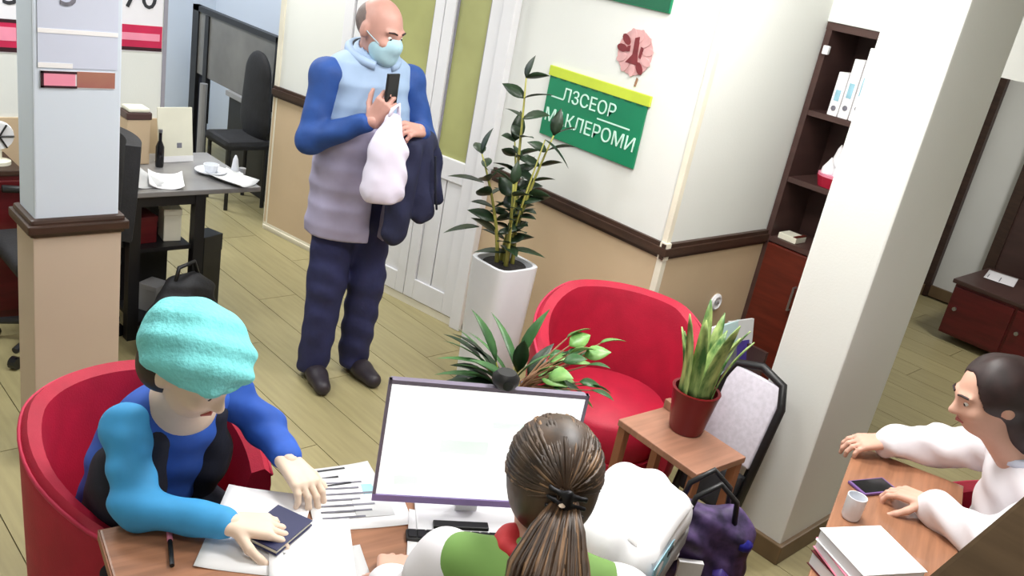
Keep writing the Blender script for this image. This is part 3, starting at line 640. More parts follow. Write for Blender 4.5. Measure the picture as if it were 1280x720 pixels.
cp = d2p(2.40, -.06); t = thing('white_mug', 'small white mug on the desk by the pillar base', 'mug', (*cp, .741)); t.scale = (.8, .8, .85); autosmooth(MB().lathe([(.026, 0), (.032, .01), (.034, .085), (.031, .085), (.029, .012), (.0, .01)], 20).build('cup', 'pot_white', t)); MB().tube([(.033, 0, .07), (.055, 0, .06), (.055, 0, .03), (.032, 0, .02)], .005, 6).build('handle', 'pot_white', t)
# dark sideboard in the passage
sb = thing('sideboard', 'dark maroon sideboard at the end of the passage behind the person in white', 'sideboard', (6.75, 1.42, 0)); MB().box((-.3, -.75, .05), (.35, .52, .42), bev=.01).build('body', 'wood_maroon', sb); MB().box((-.32, -.77, .42), (.37, .54, .45), bev=.006).build('top_panel', 'wood_dark', sb)
for k in range(3): dr = MB().box((-.315, -.73 + k * .42, .07), (-.30, -.33 + k * .42, .40), bev=.004).build('cabinet_door', 'wood_maroon', sb); MB().lathe([(.012, 0), (.014, .02)], 10).build('knob', 'metal', dr, loc=(-.315, -.38 + k * .42, .25)).rotation_euler = (0, R(-90), 0)
sheet('white leaflet pile lying on the dark maroon sideboard', 6.9, 1.80, 12, .30, .2, z=.451, name='leaflet_pile', group=None, lines=2)

# ---------------------------------------------------------------- far left corner
tb = thing('grey_table', 'grey topped table with black legs behind the slim pillar', 'table', (1.58, 4.08, 0), 0)
MB().box((-.10, -.30, .71), (.52, .30, .735), bev=.005).build('tabletop', 'table_grey', tb); MB().box((-.08, -.28, .66), (.24, -.26, .71)).build('apron', 'black', tb)
for a in (-.075, .225):
    for b in (-.26, .26): MB().box((a - .025, b - .025, 0), (a + .025, b + .025, .71)).build('leg', 'black', tb)
MB().box((-.05, .0, .05), (.20, .015, .66)).build('modesty_panel', 'black', tb); MB().box((-.05, -.26, .43), (.20, .0, .45)).build('shelf', 'black', tb); MB().box((-.05, -.26, .06), (.20, .0, .08)).build('shelf', 'black', tb)
t = thing('desk_calendar', 'white upright desk calendar with a small mark on the grey table', 'calendar', (1.865, 4.22, .736), R(4)); t.rotation_euler[0] = R(-8); MB().box((-.09, -.004, 0), (.09, .004, .27), bev=.002).build('card', 'cream', t); MB().box((-.09, .004, 0), (.09, .07, .006)).build('foot', 'cream', t); MB().box((.005, -.0055, .07), (.03, -.004, .095)).build('mark', 'ink', t); MB().box((-.09, -.005, .0), (.09, -.004, .03)).build('footer', 'paper', t)
t = thing('white_saucer', 'white saucer near the calendar on the grey table', 'plate', (1.955, 4.02, .736)); autosmooth(MB().lathe([(.045, 0), (.075, .012), (.078, .018), (.05, .010), (.0, .008)], 24).build('dish', 'pot_white', t)); MB().lathe([(.03, .01), (.038, .045), (.034, .045), (.026, .015)], 18).build('cup', 'pot_white', t)
t = thing('wooden_box', 'tan wooden jar with a dark lid on the grey table by the pillar', 'jar', (1.665, 4.24, .736)); MB().box((-.055, -.05, 0), (.055, .05, .22), bev=.006).build('body', 'tan', t); MB().box((-.06, -.055, .22), (.06, .055, .255), bev=.006).build('lid', 'wood_dark', t); MB().box((-.05, -.053, .255), (.05, .05, .275), bev=.01).build('cloth', 'cream', t)
t = thing('dark_bottle', 'thin dark bottle between the tan jar and the calendar', 'bottle', (1.752, 4.15, .736)); autosmooth(MB().lathe([(.018, 0), (.02, .01), (.02, .1), (.008, .13), (.008, .17)], 14).build('body', 'black_gloss', t)); MB().lathe([(.01, .17), (.01, .185)], 10).build('cap', 'metal', t)
for k, (x, y, rz, m_, lab) in enumerate(((1.56, 3.93, 10, 'paper_grey', 'crumpled pale sheet at the pillar side of the grey table'), (1.68, 3.90, -20, 'paper', 'white sheet at the front edge of the grey table'), (2.0, 3.88, 25, 'paper_grey', 'pale sheet at the free end of the grey table'))): sheet(lab, x, y, rz, .15, .2, m_, z=.736, group='papers on the grey table', curl=.02)
t = thing('white_figurine', 'small white pointed holder at the end of the grey table', 'holder', (2.06, 3.98, .736)); MB().lathe([(.04, 0), (.042, .008), (.02, .02), (.012, .08), (.004, .10)], 14).build('cone', 'pot_white', t); MB().lathe([(.015, .0), (.018, .03), (.0, .035)], 10, (.045, .01, 0)).build('knob', 'grey_plastic', t)
for k, (x, y, z, rz, d_, m_, lab) in enumerate(((1.585, 3.94, .451, 6, (.10, .12, .13), 'wood_maroon', 'dark reddish carton on the shelf under the grey table'), (1.72, 3.93, .451, -8, (.08, .10, .16), 'cream', 'upright cream carton on the shelf under the grey table'), (1.93, 3.98, 0, 20, (.12, .10, .44), 'black', 'narrow black carton on the floor under the free end of the grey table'), (1.66, 3.94, .081, 30, (.10, .1, .14), 'grey_plastic', 'small grey carton on the lowest shelf under the grey table'))): carton('carton', lab, (x, y, z), rz, d_, m_, 'carton', 'cartons under the grey table')
s_ = SDF(.04); s_.ell((0, 0, .14), (.21, .13, .17)); s_.ell((.03, 0, .30), (.13, .09, .09)); s_.mod(folds(.008, 40, 40, 40)); s_.mod(cut((0, 0, -1), 0)); t = thing('black_bag', 'slumped black bag on the floor in front of the grey table', 'bag', (1.66, 3.62, 0), R(20)); vq_obj('body', s_.mesh(.01), 'black_soft', t); MB().tube([(-.05, 0, .35), (-.03, 0, .43), (.06, 0, .44), (.09, 0, .36)], .01, 6).build('handle', 'black', t, smooth=True)
# dark red cabinet with things at the picture edge
lc = thing('filing_cabinet', 'dark red cabinet with the desk fan on it behind the slim pillar', 'cabinet', (.93, 4.34, 0)); MB().box((-.24, -.14, 0), (.22, .14, .70), bev=.005).build('body', 'wood_maroon', lc); MB().box((-.25, -.15, .70), (.23, .15, .725), bev=.004).build('top_panel', 'rail', lc)
for k in range(2): dr = MB().box((-.235 + k * .228, -.155, .05), (-.011 + k * .228, -.14, .68), bev=.004).build('cabinet_door', 'wood_maroon', lc); MB().box((-.03 + k * .05, -.17, .35), (-.02 + k * .05, -.155, .47)).build('handle', 'black', dr)
t = thing('table_fan', 'white desk fan with a dark grille on the dark red cabinet', 'fan', (1.09, 4.30, .726)); autosmooth(MB().lathe([(.05, 0), (.05, .015), (.014, .025), (.014, .09)], 18).build('base', 'cream', t)); MB().lathe([(.06, -.02), (.065, 0), (.06, .02)], 20).build('housing', 'white_plastic', t, loc=(0, 0, .13)).rotation_euler = (R(90), 0, 0)
for k in range(6): MB().tube([(0, -.025, .13), (math.cos(k * 1.047) * .06, -.025, .13 + math.sin(k * 1.047) * .06)], .004, 6).build('grille_bar', 'black', t)
t = thing('cream_parcel', 'cream parcel with a black cord beside the fan on the dark red cabinet', 'parcel', (.97, 4.30, .726)); MB().box((-.05, -.06, 0), (.05, .06, .10), bev=.006).build('body', 'cream', t); MB().tube([(-.05, -.062, .05), (.05, -.062, .07)], .005, 6).build('cord', 'black', t)
# black cabinet in the hall with a framed grey glass pane above
hc = thing('hall_showcase', 'black framed grey glass showcase on a black base in the far hall', 'showcase', (3.12, 6.2, 0), 0)
MB().box((0, -.66, 0), (.4, .0, .62), bev=.01).build('base_cabinet', 'black', hc); MB().box((-.02, -.67, .62), (.42, .02, .66), bev=.005).build('base_top', 'grey_plastic', hc)
MB().box((.0, -.66, .66), (.03, -.62, 1.17)).box((0, .58, .0), (.05, .68, 1.17)).box((0, .40, .3), (.04, .46, 1.12)).box((0, -.66, 1.13), (.05, .68, 1.17)).build('frame', 'black', hc)
MB().box((.012, -.62, .66), (.02, .58, 1.13)).build('glass_pane', 'grey_glass', hc); MB().box((.03, .46, .0), (.06, .58, 1.12)).build('curtain', 'navy_dark', hc)
MB().tube([(-.02, .38, 0), (-.02, .38, .62)], .03, 10).build('post', 'grey_plastic', hc)
s_ = SDF(.03); s_.chain([(0, -.42, .62), (0, -.42, .90)], [.2, .17], flat=((1, 0, 0), 4)); t = thing('hall_chair', 'black rounded chair back in front of the far grey glass', 'chair', (3.02, 6.02, 0)); vq_obj('backrest', s_.mesh(.012), 'black_soft', t)
MB().box((-.28, -.6, .42), (.05, -.25, .49), bev=.03).build('seat', 'black_soft', t)
for a in (-.25, .02):
    for b in (-.57, -.28): MB().tube([(a, b, 0), (a, b, .43)], .014, 8).build('leg', 'black', t)
MB().tube([(.03, -.5, .45), (.03, -.5, .7)], .014, 8).build('back_post', 'black', t)

# ================================================================== PLANTS
def leaf_mesh(L, W, bend=.25, fold=.15, n=6, tip=1.0):
    mb = MB()
    def fn(u, v):
        a = math.sin(math.pi * min(1, (u ** .8) * .97 + .03)) ** tip * W / 2; x = (v - .5) * 2 * a; return (x, L * u * (1 - .15 * bend * u), -bend * L * u * u * .6 + abs(x) * fold)
    return mb.grid(fn, n, 2, .0012)
def place_leaf(me, m, par, p, d, roll=0.0):
    o = link('leaf', me, m, par); d = Vector(d).normalized(); z = Vector((0, 0, 1)); x = d.cross(z)
    x = x.normalized() if x.length > .05 else Vector((1, 0, 0)); zz = x.cross(d); mtx = Matrix((x, d, zz)).transposed() @ Matrix.Rotation(roll, 3, 'Y'); o.matrix_local = Matrix.Translation(p) @ mtx.to_4x4(); return o
# tall plant in the white column planter
zz = thing('zz_plant', 'tall leafy plant in a white column planter beside the double door', 'potted plant', (2.72, 2.66, 0))
autosmooth(MB().lathe([(.10, 0), (.102, .01), (.122, .70), (.122, .715), (.105, .715), (.10, .66)], 32, sq=5).build('planter', 'pot_white', zz), 50); MB().lathe([(.105, .68), (.10, .70), (.0, .71)], 20).build('soil', 'soil', zz)
zl = [mesh_from('leaf', *(lambda b: (b.v, b.f))(leaf_mesh(L, W, .3, .2)), True) for L, W in ((.125, .056), (.105, .048), (.14, .066))]
stems = [((.0, .0), (-.02, .06), .84, 8), ((.03, .02), (.10, -.05), .62, 7), ((-.03, .02), (-.16, .10), .50, 7), ((-.02, -.03), (-.12, -.08), .42, 6), ((.03, -.02), (.04, .12), .55, 7), ((.0, .03), (.12, .10), .36, 6)]
for si, (a, b, h, nl) in enumerate(stems):
    pts = [Vector((a[0] + (b[0] - a[0]) * t ** 1.5, a[1] + (b[1] - a[1]) * t ** 1.5, .69 + h * t)) for t in np.linspace(0, 1, 9)]
    st = MB().tube(pts, [.011 - .0075 * k / 8 for k in range(9)], 7).build('stem', 'stem_yellow', zz, smooth=True)
    for k in range(nl):
        t = .30 + .70 * k / (nl - 1); i = min(7, int(t * 8)); p = pts[i].lerp(pts[i + 1], t * 8 - i)
        for s_ in (-1, 1):
            if k == nl - 1 and s_ > 0: dv = Vector((.1, 0, 1))
            else:
                az = si * 1.1 + k * .35 + (0 if s_ > 0 else math.pi); dv = Vector((math.cos(az), math.sin(az), .35 + .2 * random.random()))
            place_leaf(random.choice(zl), 'leaf_dark', st, p, dv, random.uniform(-1.1, 1.1))
bl = mesh_from('leaf', *(lambda b: (b.v, b.f))(leaf_mesh(.17, .075, .3, .15)), True)
for p, d in (((.02, -.08, 1.30), (.7, -.65, -.55)), ((-.12, .08, .86), (-.7, .6, -.15)), ((-.1, .12, 1.05), (-.7, .5, .2)), ((.0, -.02, .76), (-.75, .6, .05)), ((.02, .0, .77), (.6, -.6, .1)), ((.0, .03, .78), (-.3, -.8, .2))): place_leaf(bl, 'leaf_dark', zz, p, d)
MB().tube([(0, 0, .69), (.01, -.03, 1.0), (.02, -.08, 1.30)], [.006, .005, .003], 6).build('stem', 'stem_yellow', zz, smooth=True)
# plant behind the monitor
pb = thing('potted_plant', 'bushy green plant in a blue pot behind the monitor', 'potted plant', (1.66, 1.50, .0))
# stands on a plant stand
ps_ = thing('plant_stand', 'slim wooden stand under the bushy plant behind the monitor', 'stand', (1.66, 1.50, 0)); MB().box((-.1, -.075, .66), (.1, .075, .68), bev=.004).build('top_panel', 'wood_side', ps_)
for a in (-.075, .075):
    for b in (-.055, .055): MB().box((a - .01, b - .01, 0), (a + .01, b + .01, .66)).build('leg', 'wood_edge', ps_)
pb.location = (1.66, 1.50, .681)
autosmooth(MB().lathe([(.06, 0), (.065, .01), (.085, .18), (.09, .20), (.078, .20), (.075, .17), (.0, .17)], 24).build('pot', 'pot_blue', pb), 50); MB().lathe([(.074, .165), (.0, .18)], 16).build('soil', 'soil', pb)
gl = [mesh_from('leaf', *(lambda b: (b.v, b.f))(leaf_mesh(L, W, .45, .25)), True) for L, W in ((.17, .035), (.14, .045), (.20, .028))]
lf2 = [mesh_from('leaf', *(lambda b: (b.v, b.f))(leaf_mesh(L, W, .4, .2)), True) for L, W in ((.08, .05), (.07, .04))]
rv = Vector((.726, -.664, 0)); fv = Vector((.725, .689, 0))
for k in range(26):
    a = random.uniform(-1, .5); el = random.uniform(.1, 1.2); d = rv * a + fv * random.uniform(-.6, .6) + Vector((0, 0, el)); p0 = Vector((0, 0, .18)) + rv * random.uniform(-.03, .03); p1 = p0 + d.normalized() * random.uniform(.05, .13)
    st = MB().tube([p0, (p0 + p1) / 2 + Vector((0, 0, .012)), p1], [.004, .0035, .002], 5).build('stem', 'stem_yellow', pb); place_leaf(random.choice(gl), random.choice(['leaf_dark', 'leaf_green', 'leaf_green']), st, p1, d + Vector((0, 0, -.25)), random.uniform(-.5, .5))
for k in range(34):
    d = rv * random.uniform(.25, 1.15) + fv * random.uniform(-.5, .5) + Vector((0, 0, random.uniform(.25, 1.0))); p0 = Vector((0, 0, .18)); p1 = p0 + d * random.uniform(.12, .21)
    st = MB().tube([p0, (p0 + p1) / 2 + Vector((0, 0, .02)), p1], [.004, .003, .002], 5).build('stem', 'stem_brown', pb); place_leaf(random.choice(lf2), random.choice(['leaf_light', 'leaf_light', 'leaf_light', 'leaf_green', 'stem_brown']), st, p1, d + Vector((0, 0, -.4)), random.uniform(-.7, .7))
# snake plant
sn = thing('snake_plant', 'striped snake plant in a dark red pot on the low side table', 'potted plant', (2.47, 1.40, .601))
autosmooth(MB().lathe([(.055, 0), (.06, .01), (.08, .14), (.085, .16), (.074, .16), (.07, .13)], 24).build('pot', 'pot_red', sn), 50); MB().lathe([(.07, .13), (.0, .145)], 16).build('soil', 'soil', sn)
for k in range(11):
    a = k * 2.4; rr = .012 + .045 * (k / 11) ** .5; h = .22 + .12 * random.random(); bx, by = math.cos(a) * rr, math.sin(a) * rr; lean = .28 + .25 * random.random()
    def fn(u, v, a=a, h=h, bx=bx, by=by, lean=lean):
        wv = .025 * (1 - u ** 3) ** .8 + .001; s = (v - .5) * 2 * wv; o = lean * h * u * u * .6; return (bx + math.cos(a) * o - math.sin(a) * s, by + math.sin(a) * o + math.cos(a) * s, .13 + h * u)
    MB().grid(fn, 8, 2, .004).build('leaf', 'leaf_snake', sn, smooth=True)

# ================================================================== PEOPLE
def V3(*a): return np.array(a, float)
def head_sdf(s, c, rot, sc=1.0, k=.02):
    """rot: Matrix; face towards local -y"""
    Rm = np.array(rot.to_3x3()); T = lambda x, y, z: c + Rm @ (V3(x, y, z) * sc)
    s.ell(T(0, .012, .025), V3(.076, .096, .092) * sc, rot, k); s.ell(T(0, -.022, -.02), V3(.066, .074, .085) * sc, rot, k); s.ell(T(0, -.045, -.075), V3(.042, .042, .038) * sc, rot, k)
    s.cone(T(0, -.090, .008), T(0, -.112, -.028), .008 * sc, .013 * sc, k=.012); s.ell(T(0, -.1, -.032), V3(.019, .012, .009) * sc, rot, .008)
    for q in (-1, 1):
        s.ell(T(q * .078, .012, -.008), V3(.012, .022, .034) * sc, rot, .006); s.cone(T(q * .014, -.092, .022), T(q * .048, -.078, .026), .009 * sc, .008 * sc, k=.012); s.ell(T(q * .040, -.07, -.028), V3(.022, .02, .018) * sc, rot, .02)
    s.ell(T(0, -.087, -.062), V3(.024, .011, .009) * sc, rot, .006)
    return T
def face_parts(par, T, rot, sc=1.0, mouth=True):
    for q in (-1, 1):
        e = MB().lathe([(.0, -.011), (.008, -.008), (.011, 0), (.008, .008), (.0, .011)], 12); e.v = [tuple(T(q * .031 + x, -.079 + y, .004 + z)) for x, y, z in e.v]; o = e.build('eye', 'eye_white', par, smooth=True)
        e = MB().lathe([(.0, -.005), (.005, -.003), (.0055, 0), (.005, .003), (.0, .005)], 10); e.v = [tuple(T(q * .031 + x, -.088 + y * .6, .002 + z)) for x, y, z in e.v]; e.build('pupil', 'eye_dark', o, smooth=True)
        MB().tube([tuple(T(q * .014, -.098, .026)), tuple(T(q * .032, -.095, .032)), tuple(T(q * .05, -.082, .027))], .0035, 6).build('eyebrow', 'hair_dark', par)
    if mouth: MB().tube([tuple(T(-.022, -.092, -.062)), tuple(T(0, -.100, -.060)), tuple(T(.022, -.092, -.062))], [.002, .005, .002], 8).build('lips', 'lips', par)
def hand_sdf(w, d, n, side, curl=.5, sc=1.0, spread=.12, arm=None):
    """w wrist, d direction of the fingers, n back-of-hand normal, side +1/-1: which way the thumb leaves"""
    d = d / np.linalg.norm(d); n = n - d * (n @ d); n = n / np.linalg.norm(n); t = np.cross(d, n) * side; s = SDF(.010)
    P = lambda a, b, c: w + (d * a + t * b + n * c) * sc
    if arm is not None: s.cone(arm, w, .030 * sc, .024 * sc, flat=(n, 1.15))
    for b0, b1 in ((-.028, -.030), (-.010, -.011), (.010, .010), (.024, .030)): s.cone(P(-.005, b0 * .7, 0), P(.085, b1, .002), .016 * sc, .0125 * sc)
    for b, L, a0 in ((.032, .072, .084), (.0105, .082, .09), (-.011, .076, .088), (-.031, .058, .080)):
        p = P(a0, b, .002); ang_ = .15 + curl * .35; fan = b / .03 * spread
        for k, f_ in enumerate((.45, .32, .25)):
            dr = d * math.cos(ang_) - n * math.sin(ang_) + t * fan * .5; q = p + dr * L * f_ * sc; r0 = (.0095, .0088, .0080)[k] * sc; s.cone(p, q, r0, r0 * .92, k=.004); p = q; ang_ += .25 + curl * .75
    p = P(.02, .028, -.004)
    for k, (f_, aa) in enumerate(((.042, .85), (.034, .55), (.026, .35))):
        dr = d * math.cos(aa) + t * math.sin(aa) - n * (.25 + .5 * curl); dr = dr / np.linalg.norm(dr); q = p + dr * f_ * sc; s.cone(p, q, (.014, .0115, .010)[k] * sc, (.0115, .010, .0085)[k] * sc, k=.006); p = q
    return s.mesh(.0038, 1)
X_, Y_, Z_ = (1, 0, 0), (0, 1, 0), (0, 0, 1)
def rotm(yaw=0, pitch=0, roll=0): return Matrix.Rotation(R(yaw), 3, 'Z') @ Matrix.Rotation(R(pitch), 3, 'X') @ Matrix.Rotation(R(roll), 3, 'Y')

# ---- standing man
man = thing('person', 'standing man in a long pale vest and face mask holding a white bag', 'person', (2.20, 3.13, 0), R(-8))
hr = rotm(22, 16)
b = SDF(.03); hc_ = V3(-.005, -.045, 1.625); T = head_sdf(b, hc_, hr, 1.04); b.cone((0, .015, 1.46), (0, -.01, 1.56), .062, .058)
b.chain([(0, .02, 1.46), (0, .02, 1.25), (0, .0, .98)], [.10, .13, .125], flat=(Y_, 1.4))
RS, RE, RW = V3(-.19, .01, 1.415), V3(-.255, -.03, 1.15), V3(-.095, -.245, 1.295); LS, LE, LW = V3(.19, .01, 1.415), V3(.27, -.05, 1.17), V3(.12, -.25, 1.265)
for S, E_, W_ in ((RS, RE, RW), (LS, LE, LW)): b.chain([S, E_, W_], [.05, .042, .028])
for q in (-1, 1): b.chain([(q * .09, .01, .93), (q * .10, -.01, .5), (q * .105, .03, .09)], [.085, .055, .04]); b.chain([(q * .105, .03, .06), (q * .12, -.12, .04)], [.035, .03])
hR = hand_sdf(RW, V3(.35, -.25, .75), V3(-.5, -.85, .2), -1, 1.0, 1.0, .05, RE * .25 + RW * .75); hL = hand_sdf(LW, V3(-.75, -.45, .15), V3(.1, -.5, .85), 1, .9, 1.0, .08, LE * .25 + LW * .75)
vq_obj('body', join_vq([b.mesh(.0075), hR, hL]), 'skin_man', man); face_parts(man, T, hr, 1.04, False)
s_ = SDF(.02); s_.ell(T(0, -.048, -.048), V3(.070, .066, .068), hr); s_.ell(T(0, -.095, -.025), V3(.03, .028, .03), hr, .03); s_.ell(T(0, -.07, -.09), V3(.045, .04, .03), hr, .03); mk = vq_obj('face_mask', s_.mesh(.006), 'mask_blue', man)
for q in (-1, 1): MB().tube([tuple(T(q * .06, -.07, -.03)), tuple(T(q * .079, -.02, -.01)), tuple(T(q * .086, .018, .005))], .002, 5).build('ear_loop', 'mask_blue', mk)
s_ = SDF(.02); s_.ell(T(0, .026, .018), V3(.081, .094, .086), hr); s_.mod(lambda F, X, Y, Z: np.maximum(F, -(np.sqrt((X - T(0, -.05, .08)[0]) ** 2 + (Y - T(0, -.05, .08)[1]) ** 2 + (Z - T(0, -.05, .08)[2]) ** 2) - .115).astype(np.float32))); vq_obj('hair', s_.mesh(.006), 'hair_grey', man)
s_ = SDF(.03); s_.chain([RS + V3(.02, 0, .0), RS, RE, RE * .12 + RW * .88], [.06, .066, .055, .042]); s_.chain([LS - V3(.02, 0, .0), LS, LE, LE * .12 + LW * .88], [.06, .066, .055, .042]); s_.chain([RS, LS], [.06, .06]); s_.mod(folds(.003, 45, 45, 35)); vq_obj('shirt', s_.mesh(.008), 'shirt_blue', man)
v = SDF(.04); v.chain([(0, .015, 1.38), (0, .01, 1.2), (0, .0, 1.0), (0, .0, .72)], [.185, .205, .205, .225], flat=(Y_, 1.32)); v.chain([(-.12, .01, 1.43), (.12, .01, 1.43)], [.075, .075]); v.cone((0, .015, 1.45), (0, .0, 1.50), .085, .085)
v.mod(lambda F, X, Y, Z: F + .006 * np.abs(np.sin(Z * 36)).astype(np.float32)); v.mod(folds(.003, 30, 30, 20)); v.mod(cut((0, 0, -1), -.735)); v.mod(lambda F, X, Y, Z: np.maximum(F, -(np.abs(X - .04) * .8 - .03 + np.maximum(0, Z - 1.25) * 10 + np.maximum(0, Y + .02) * 10).astype(np.float32)))
vlow = SDF(.04); vlow.p = list(v.p); vlow.post = list(v.post) + [cut((0, 0, 1), 1.235)]; ve = vq_obj('vest', vlow.mesh(.009), 'vest_low', man)
vh = SDF(.04); vh.p = list(v.p); vh.post = list(v.post) + [cut((0, 0, -1), -1.24), lambda F, X, Y, Z: np.maximum(F, -(np.sqrt((X - 0) ** 2 + (Y + .01) ** 2) - .066 + np.maximum(0, 1.40 - Z) * 3).astype(np.float32))]; vq_obj('vest_yoke', vh.mesh(.009), 'vest_high', man)
cl = [(.098 * math.sin(a), .0 - .105 * math.cos(a), 1.515 + .03 * math.cos(a) * -1) for a in np.linspace(.35, 2 * math.pi - .35, 24)]; MB().tube(cl, .022, 8).build('collar', 'vest_high', man, smooth=True); MB().tube([(x * .84, y * .84, z + .008) for x, y, z in cl], .014, 8).build('inner_collar', 'navy_dark', man, smooth=True)
s_ = SDF(.03); s_.chain([(0, 0, .98), (0, 0, .86)], [.17, .16], flat=(Y_, 1.4))
for q in (-1, 1): s_.chain([(q * .085, .01, .92), (q * .095, -.01, .5), (q * .105, .03, .07)], [.105, .085, .072])
s_.mod(folds(.005, 40, 40, 35, 1)); s_.mod(cut((0, 0, -1), -.03)); vq_obj('trousers', s_.mesh(.009), 'jeans', man)
for q in (-1, 1):
    s_ = SDF(.02); s_.chain([(q * .107, .05, .045), (q * .115, -.06, .045), (q * .128, -.15, .035)], [.045, .046, .038]); s_.mod(cut((0, 0, -1), -.002)); vq_obj('shoe', s_.mesh(.007), 'shoe', man)
mwm = Matrix.Translation((2.20, 3.13, 0)) @ Matrix.Rotation(R(-8), 4, 'Z')
def mp(x, y, z): q = mwm @ Vector((x, y, z)); return (q.x, q.y, q.z)
bg = thing('plastic_bag', 'white plastic bag hanging from the hand of the standing man', 'bag', mp(-.05, -.325, .985), R(-8))
s_ = SDF(.03); s_.chain([(0, 0, .33), (0, 0, .22), (.0, 0, .06)], [.035, .075, .10], flat=(Y_, 1.5)); s_.mod(folds(.006, 60, 50, 40, .5)); s_.mod(cut((0, 0, -1), -.0)); vq_obj('sack', s_.mesh(.006), 'bag_white', bg); MB().tube([(-.02, 0, .33), (-.01, -.01, .38), (.02, 0, .40), (.03, .0, .33)], .008, 8).build('handle', 'bag_white', bg, smooth=True)
ph = thing('mobile_phone', 'black mobile phone held upright in front of the standing man', 'phone', mp(-.035, -.262, 1.35), R(12)); MB().box((-.034, -.005, 0), (.034, .005, .14), bev=.003).build('case', 'black', ph); MB().box((-.03, -.0056, .006), (.03, -.005, .134)).build('screen', 'black_gloss', ph)
ct = thing('folded_coat', 'dark navy coat draped over the forearm of the standing man', 'coat', mp(.15, -.22, .72), R(-8))
s_ = SDF(.03); s_.chain([(-.06, -.02, .50), (.08, .06, .48)], [.045, .045]); s_.chain([(-.06, -.04, .45), (-.07, -.02, .10)], [.05, .065], flat=(Y_, 1.6)); s_.chain([(.03, .0, .45), (.06, .0, .18)], [.05, .06], flat=(Y_, 1.6)); s_.chain([(.09, .04, .42), (.15, .03, .22)], [.045, .03], flat=(Y_, 1.6)); s_.mod(folds(.007, 55, 40, 25)); vq_obj('cloth', s_.mesh(.008), 'navy', ct)
MB().tube([(.06, -.045, .44), (.08, -.05, .3), (.11, -.04, .2)], .005, 6).build('hem', 'navy_dark', ct)

# ---- seated visitor in the turquoise cap
p2 = thing('person', 'seated visitor in a turquoise cap and blue sleeves leaning over the papers', 'person', (.775, 1.87, 0), R(12))
hr = rotm(14, 30); b = SDF(.03); T = head_sdf(b, V3(-.075, -.27, 1.105), hr, .92); b.cone((-.01, -.15, .93), (-.055, -.235, 1.04), .052, .05)
b.chain([(0, .03, .54), (0, -.05, .76), (0, -.14, .92)], [.125, .12, .09], flat=(Y_, 1.3))
RS, RE, RW = V3(-.125, -.12, .90), V3(-.185, -.25, .79), V3(-.075, -.425, .792); LS, LE, LW = V3(.15, -.12, .895), V3(.225, -.19, .80), V3(.165, -.335, .805)
for S, E_, W_ in ((RS, RE, RW), (LS, LE, LW)): b.chain([S, E_, W_], [.045, .038, .026])
for q in (-1, 1): b.chain([(q * .09, .0, .53), (q * .11, -.37, .52), (q * .11, -.34, .09)], [.08, .055, .04]); b.chain([(q * .11, -.33, .06), (q * .11, -.46, .04)], [.032, .028])
hR = hand_sdf(RW, V3(.75, -.55, -.16), V3(.1, -.1, 1), 1, .35, .95, .1, RE * .2 + RW * .8); hL = hand_sdf(LW, V3(-.15, -.95, -.25), V3(.1, .05, 1), -1, .45, .95, .15, LE * .2 + LW * .8)
vq_obj('body', join_vq([b.mesh(.0075), hR, hL]), 'skin_pale', p2); face_parts(p2, T, hr, .95)
s_ = SDF(.025); s_.ell(T(0, .012, .062), V3(.112, .122, .078), hr); s_.ell(T(0, .03, .03), V3(.10, .105, .085), hr); s_.mod(cut(tuple(hr @ Vector((0, -.25, -1))), float(np.array(hr @ Vector((0, -.25, -1))) @ T(0, 0, .022)))); s_.mod(folds(.004, 55, 55, 55)); cp_ = vq_obj('cap', s_.mesh(.006), 'cap_teal', p2)
ring = [tuple(T(.094 * math.cos(a), .012 + .112 * math.sin(a), .030 + .026 * math.sin(a) * -1)) for a in np.linspace(0, 2 * math.pi, 33)]; MB().tube(ring, .016, 8, False).build('brim', 'cap_teal', cp_, smooth=True)
s_ = SDF(.02); s_.ell(T(0, .05, -.02), V3(.078, .07, .085), hr); vq_obj('hair', s_.mesh(.007), 'hair_dark', p2)
s_ = SDF(.03); s_.chain([RS + V3(.03, .01, .0), RS, RE, RE * .1 + RW * .9], [.05, .052, .045, .038]); s_.mod(folds(.004, 45, 45, 45)); vq_obj('sleeve', s_.mesh(.007), 'sleeve_blue', p2)
s_ = SDF(.03); s_.chain([LS - V3(.03, -.01, .0), LS, LE, LE * .15 + LW * .85], [.05, .054, .045, .038]); s_.mod(folds(.004, 45, 45, 45)); vq_obj('sleeve', s_.mesh(.007), 'sweater_blue', p2)
s_ = SDF(.04); s_.chain([(0, .03, .56), (0, -.04, .74), (.005, -.11, .87)], [.145, .145, .115], flat=(Y_, 1.25)); s_.chain([(-.10, -.115, .905), (.115, -.115, .905)], [.052, .052]); s_.mod(folds(.004, 30, 30, 40)); vq_obj('sweater', s_.mesh(.009), 'sweater_blue', p2)
for q in (-1, 1):
    s_ = SDF(.03); s_.chain([(q * .085, -.03, .60), (q * .09, -.085, .74), (q * .075, -.135, .87)], [.09, .088, .055], flat=(X_, 1.1)); s_.mod(folds(.003, 30, 30, 40, q)); vq_obj('waistcoat_front', s_.mesh(.009), 'navy_dark', p2)
s_ = SDF(.03); s_.chain([(0, .02, .54), (0, -.02, .54)], [.15, .15], flat=(Z_, 1.3))
for q in (-1, 1): s_.chain([(q * .09, .0, .54), (q * .11, -.37, .53), (q * .11, -.34, .08)], [.10, .075, .06])
vq_obj('trousers', s_.mesh(.01), 'navy_dark', p2)
for q in (-1, 1):
    s_ = SDF(.02); s_.chain([(q * .11, -.32, .045), (q * .11, -.47, .038)], [.043, .037]); s_.mod(cut((0, 0, -1), -.002)); vq_obj('shoe', s_.mesh(.008), 'shoe', p2)

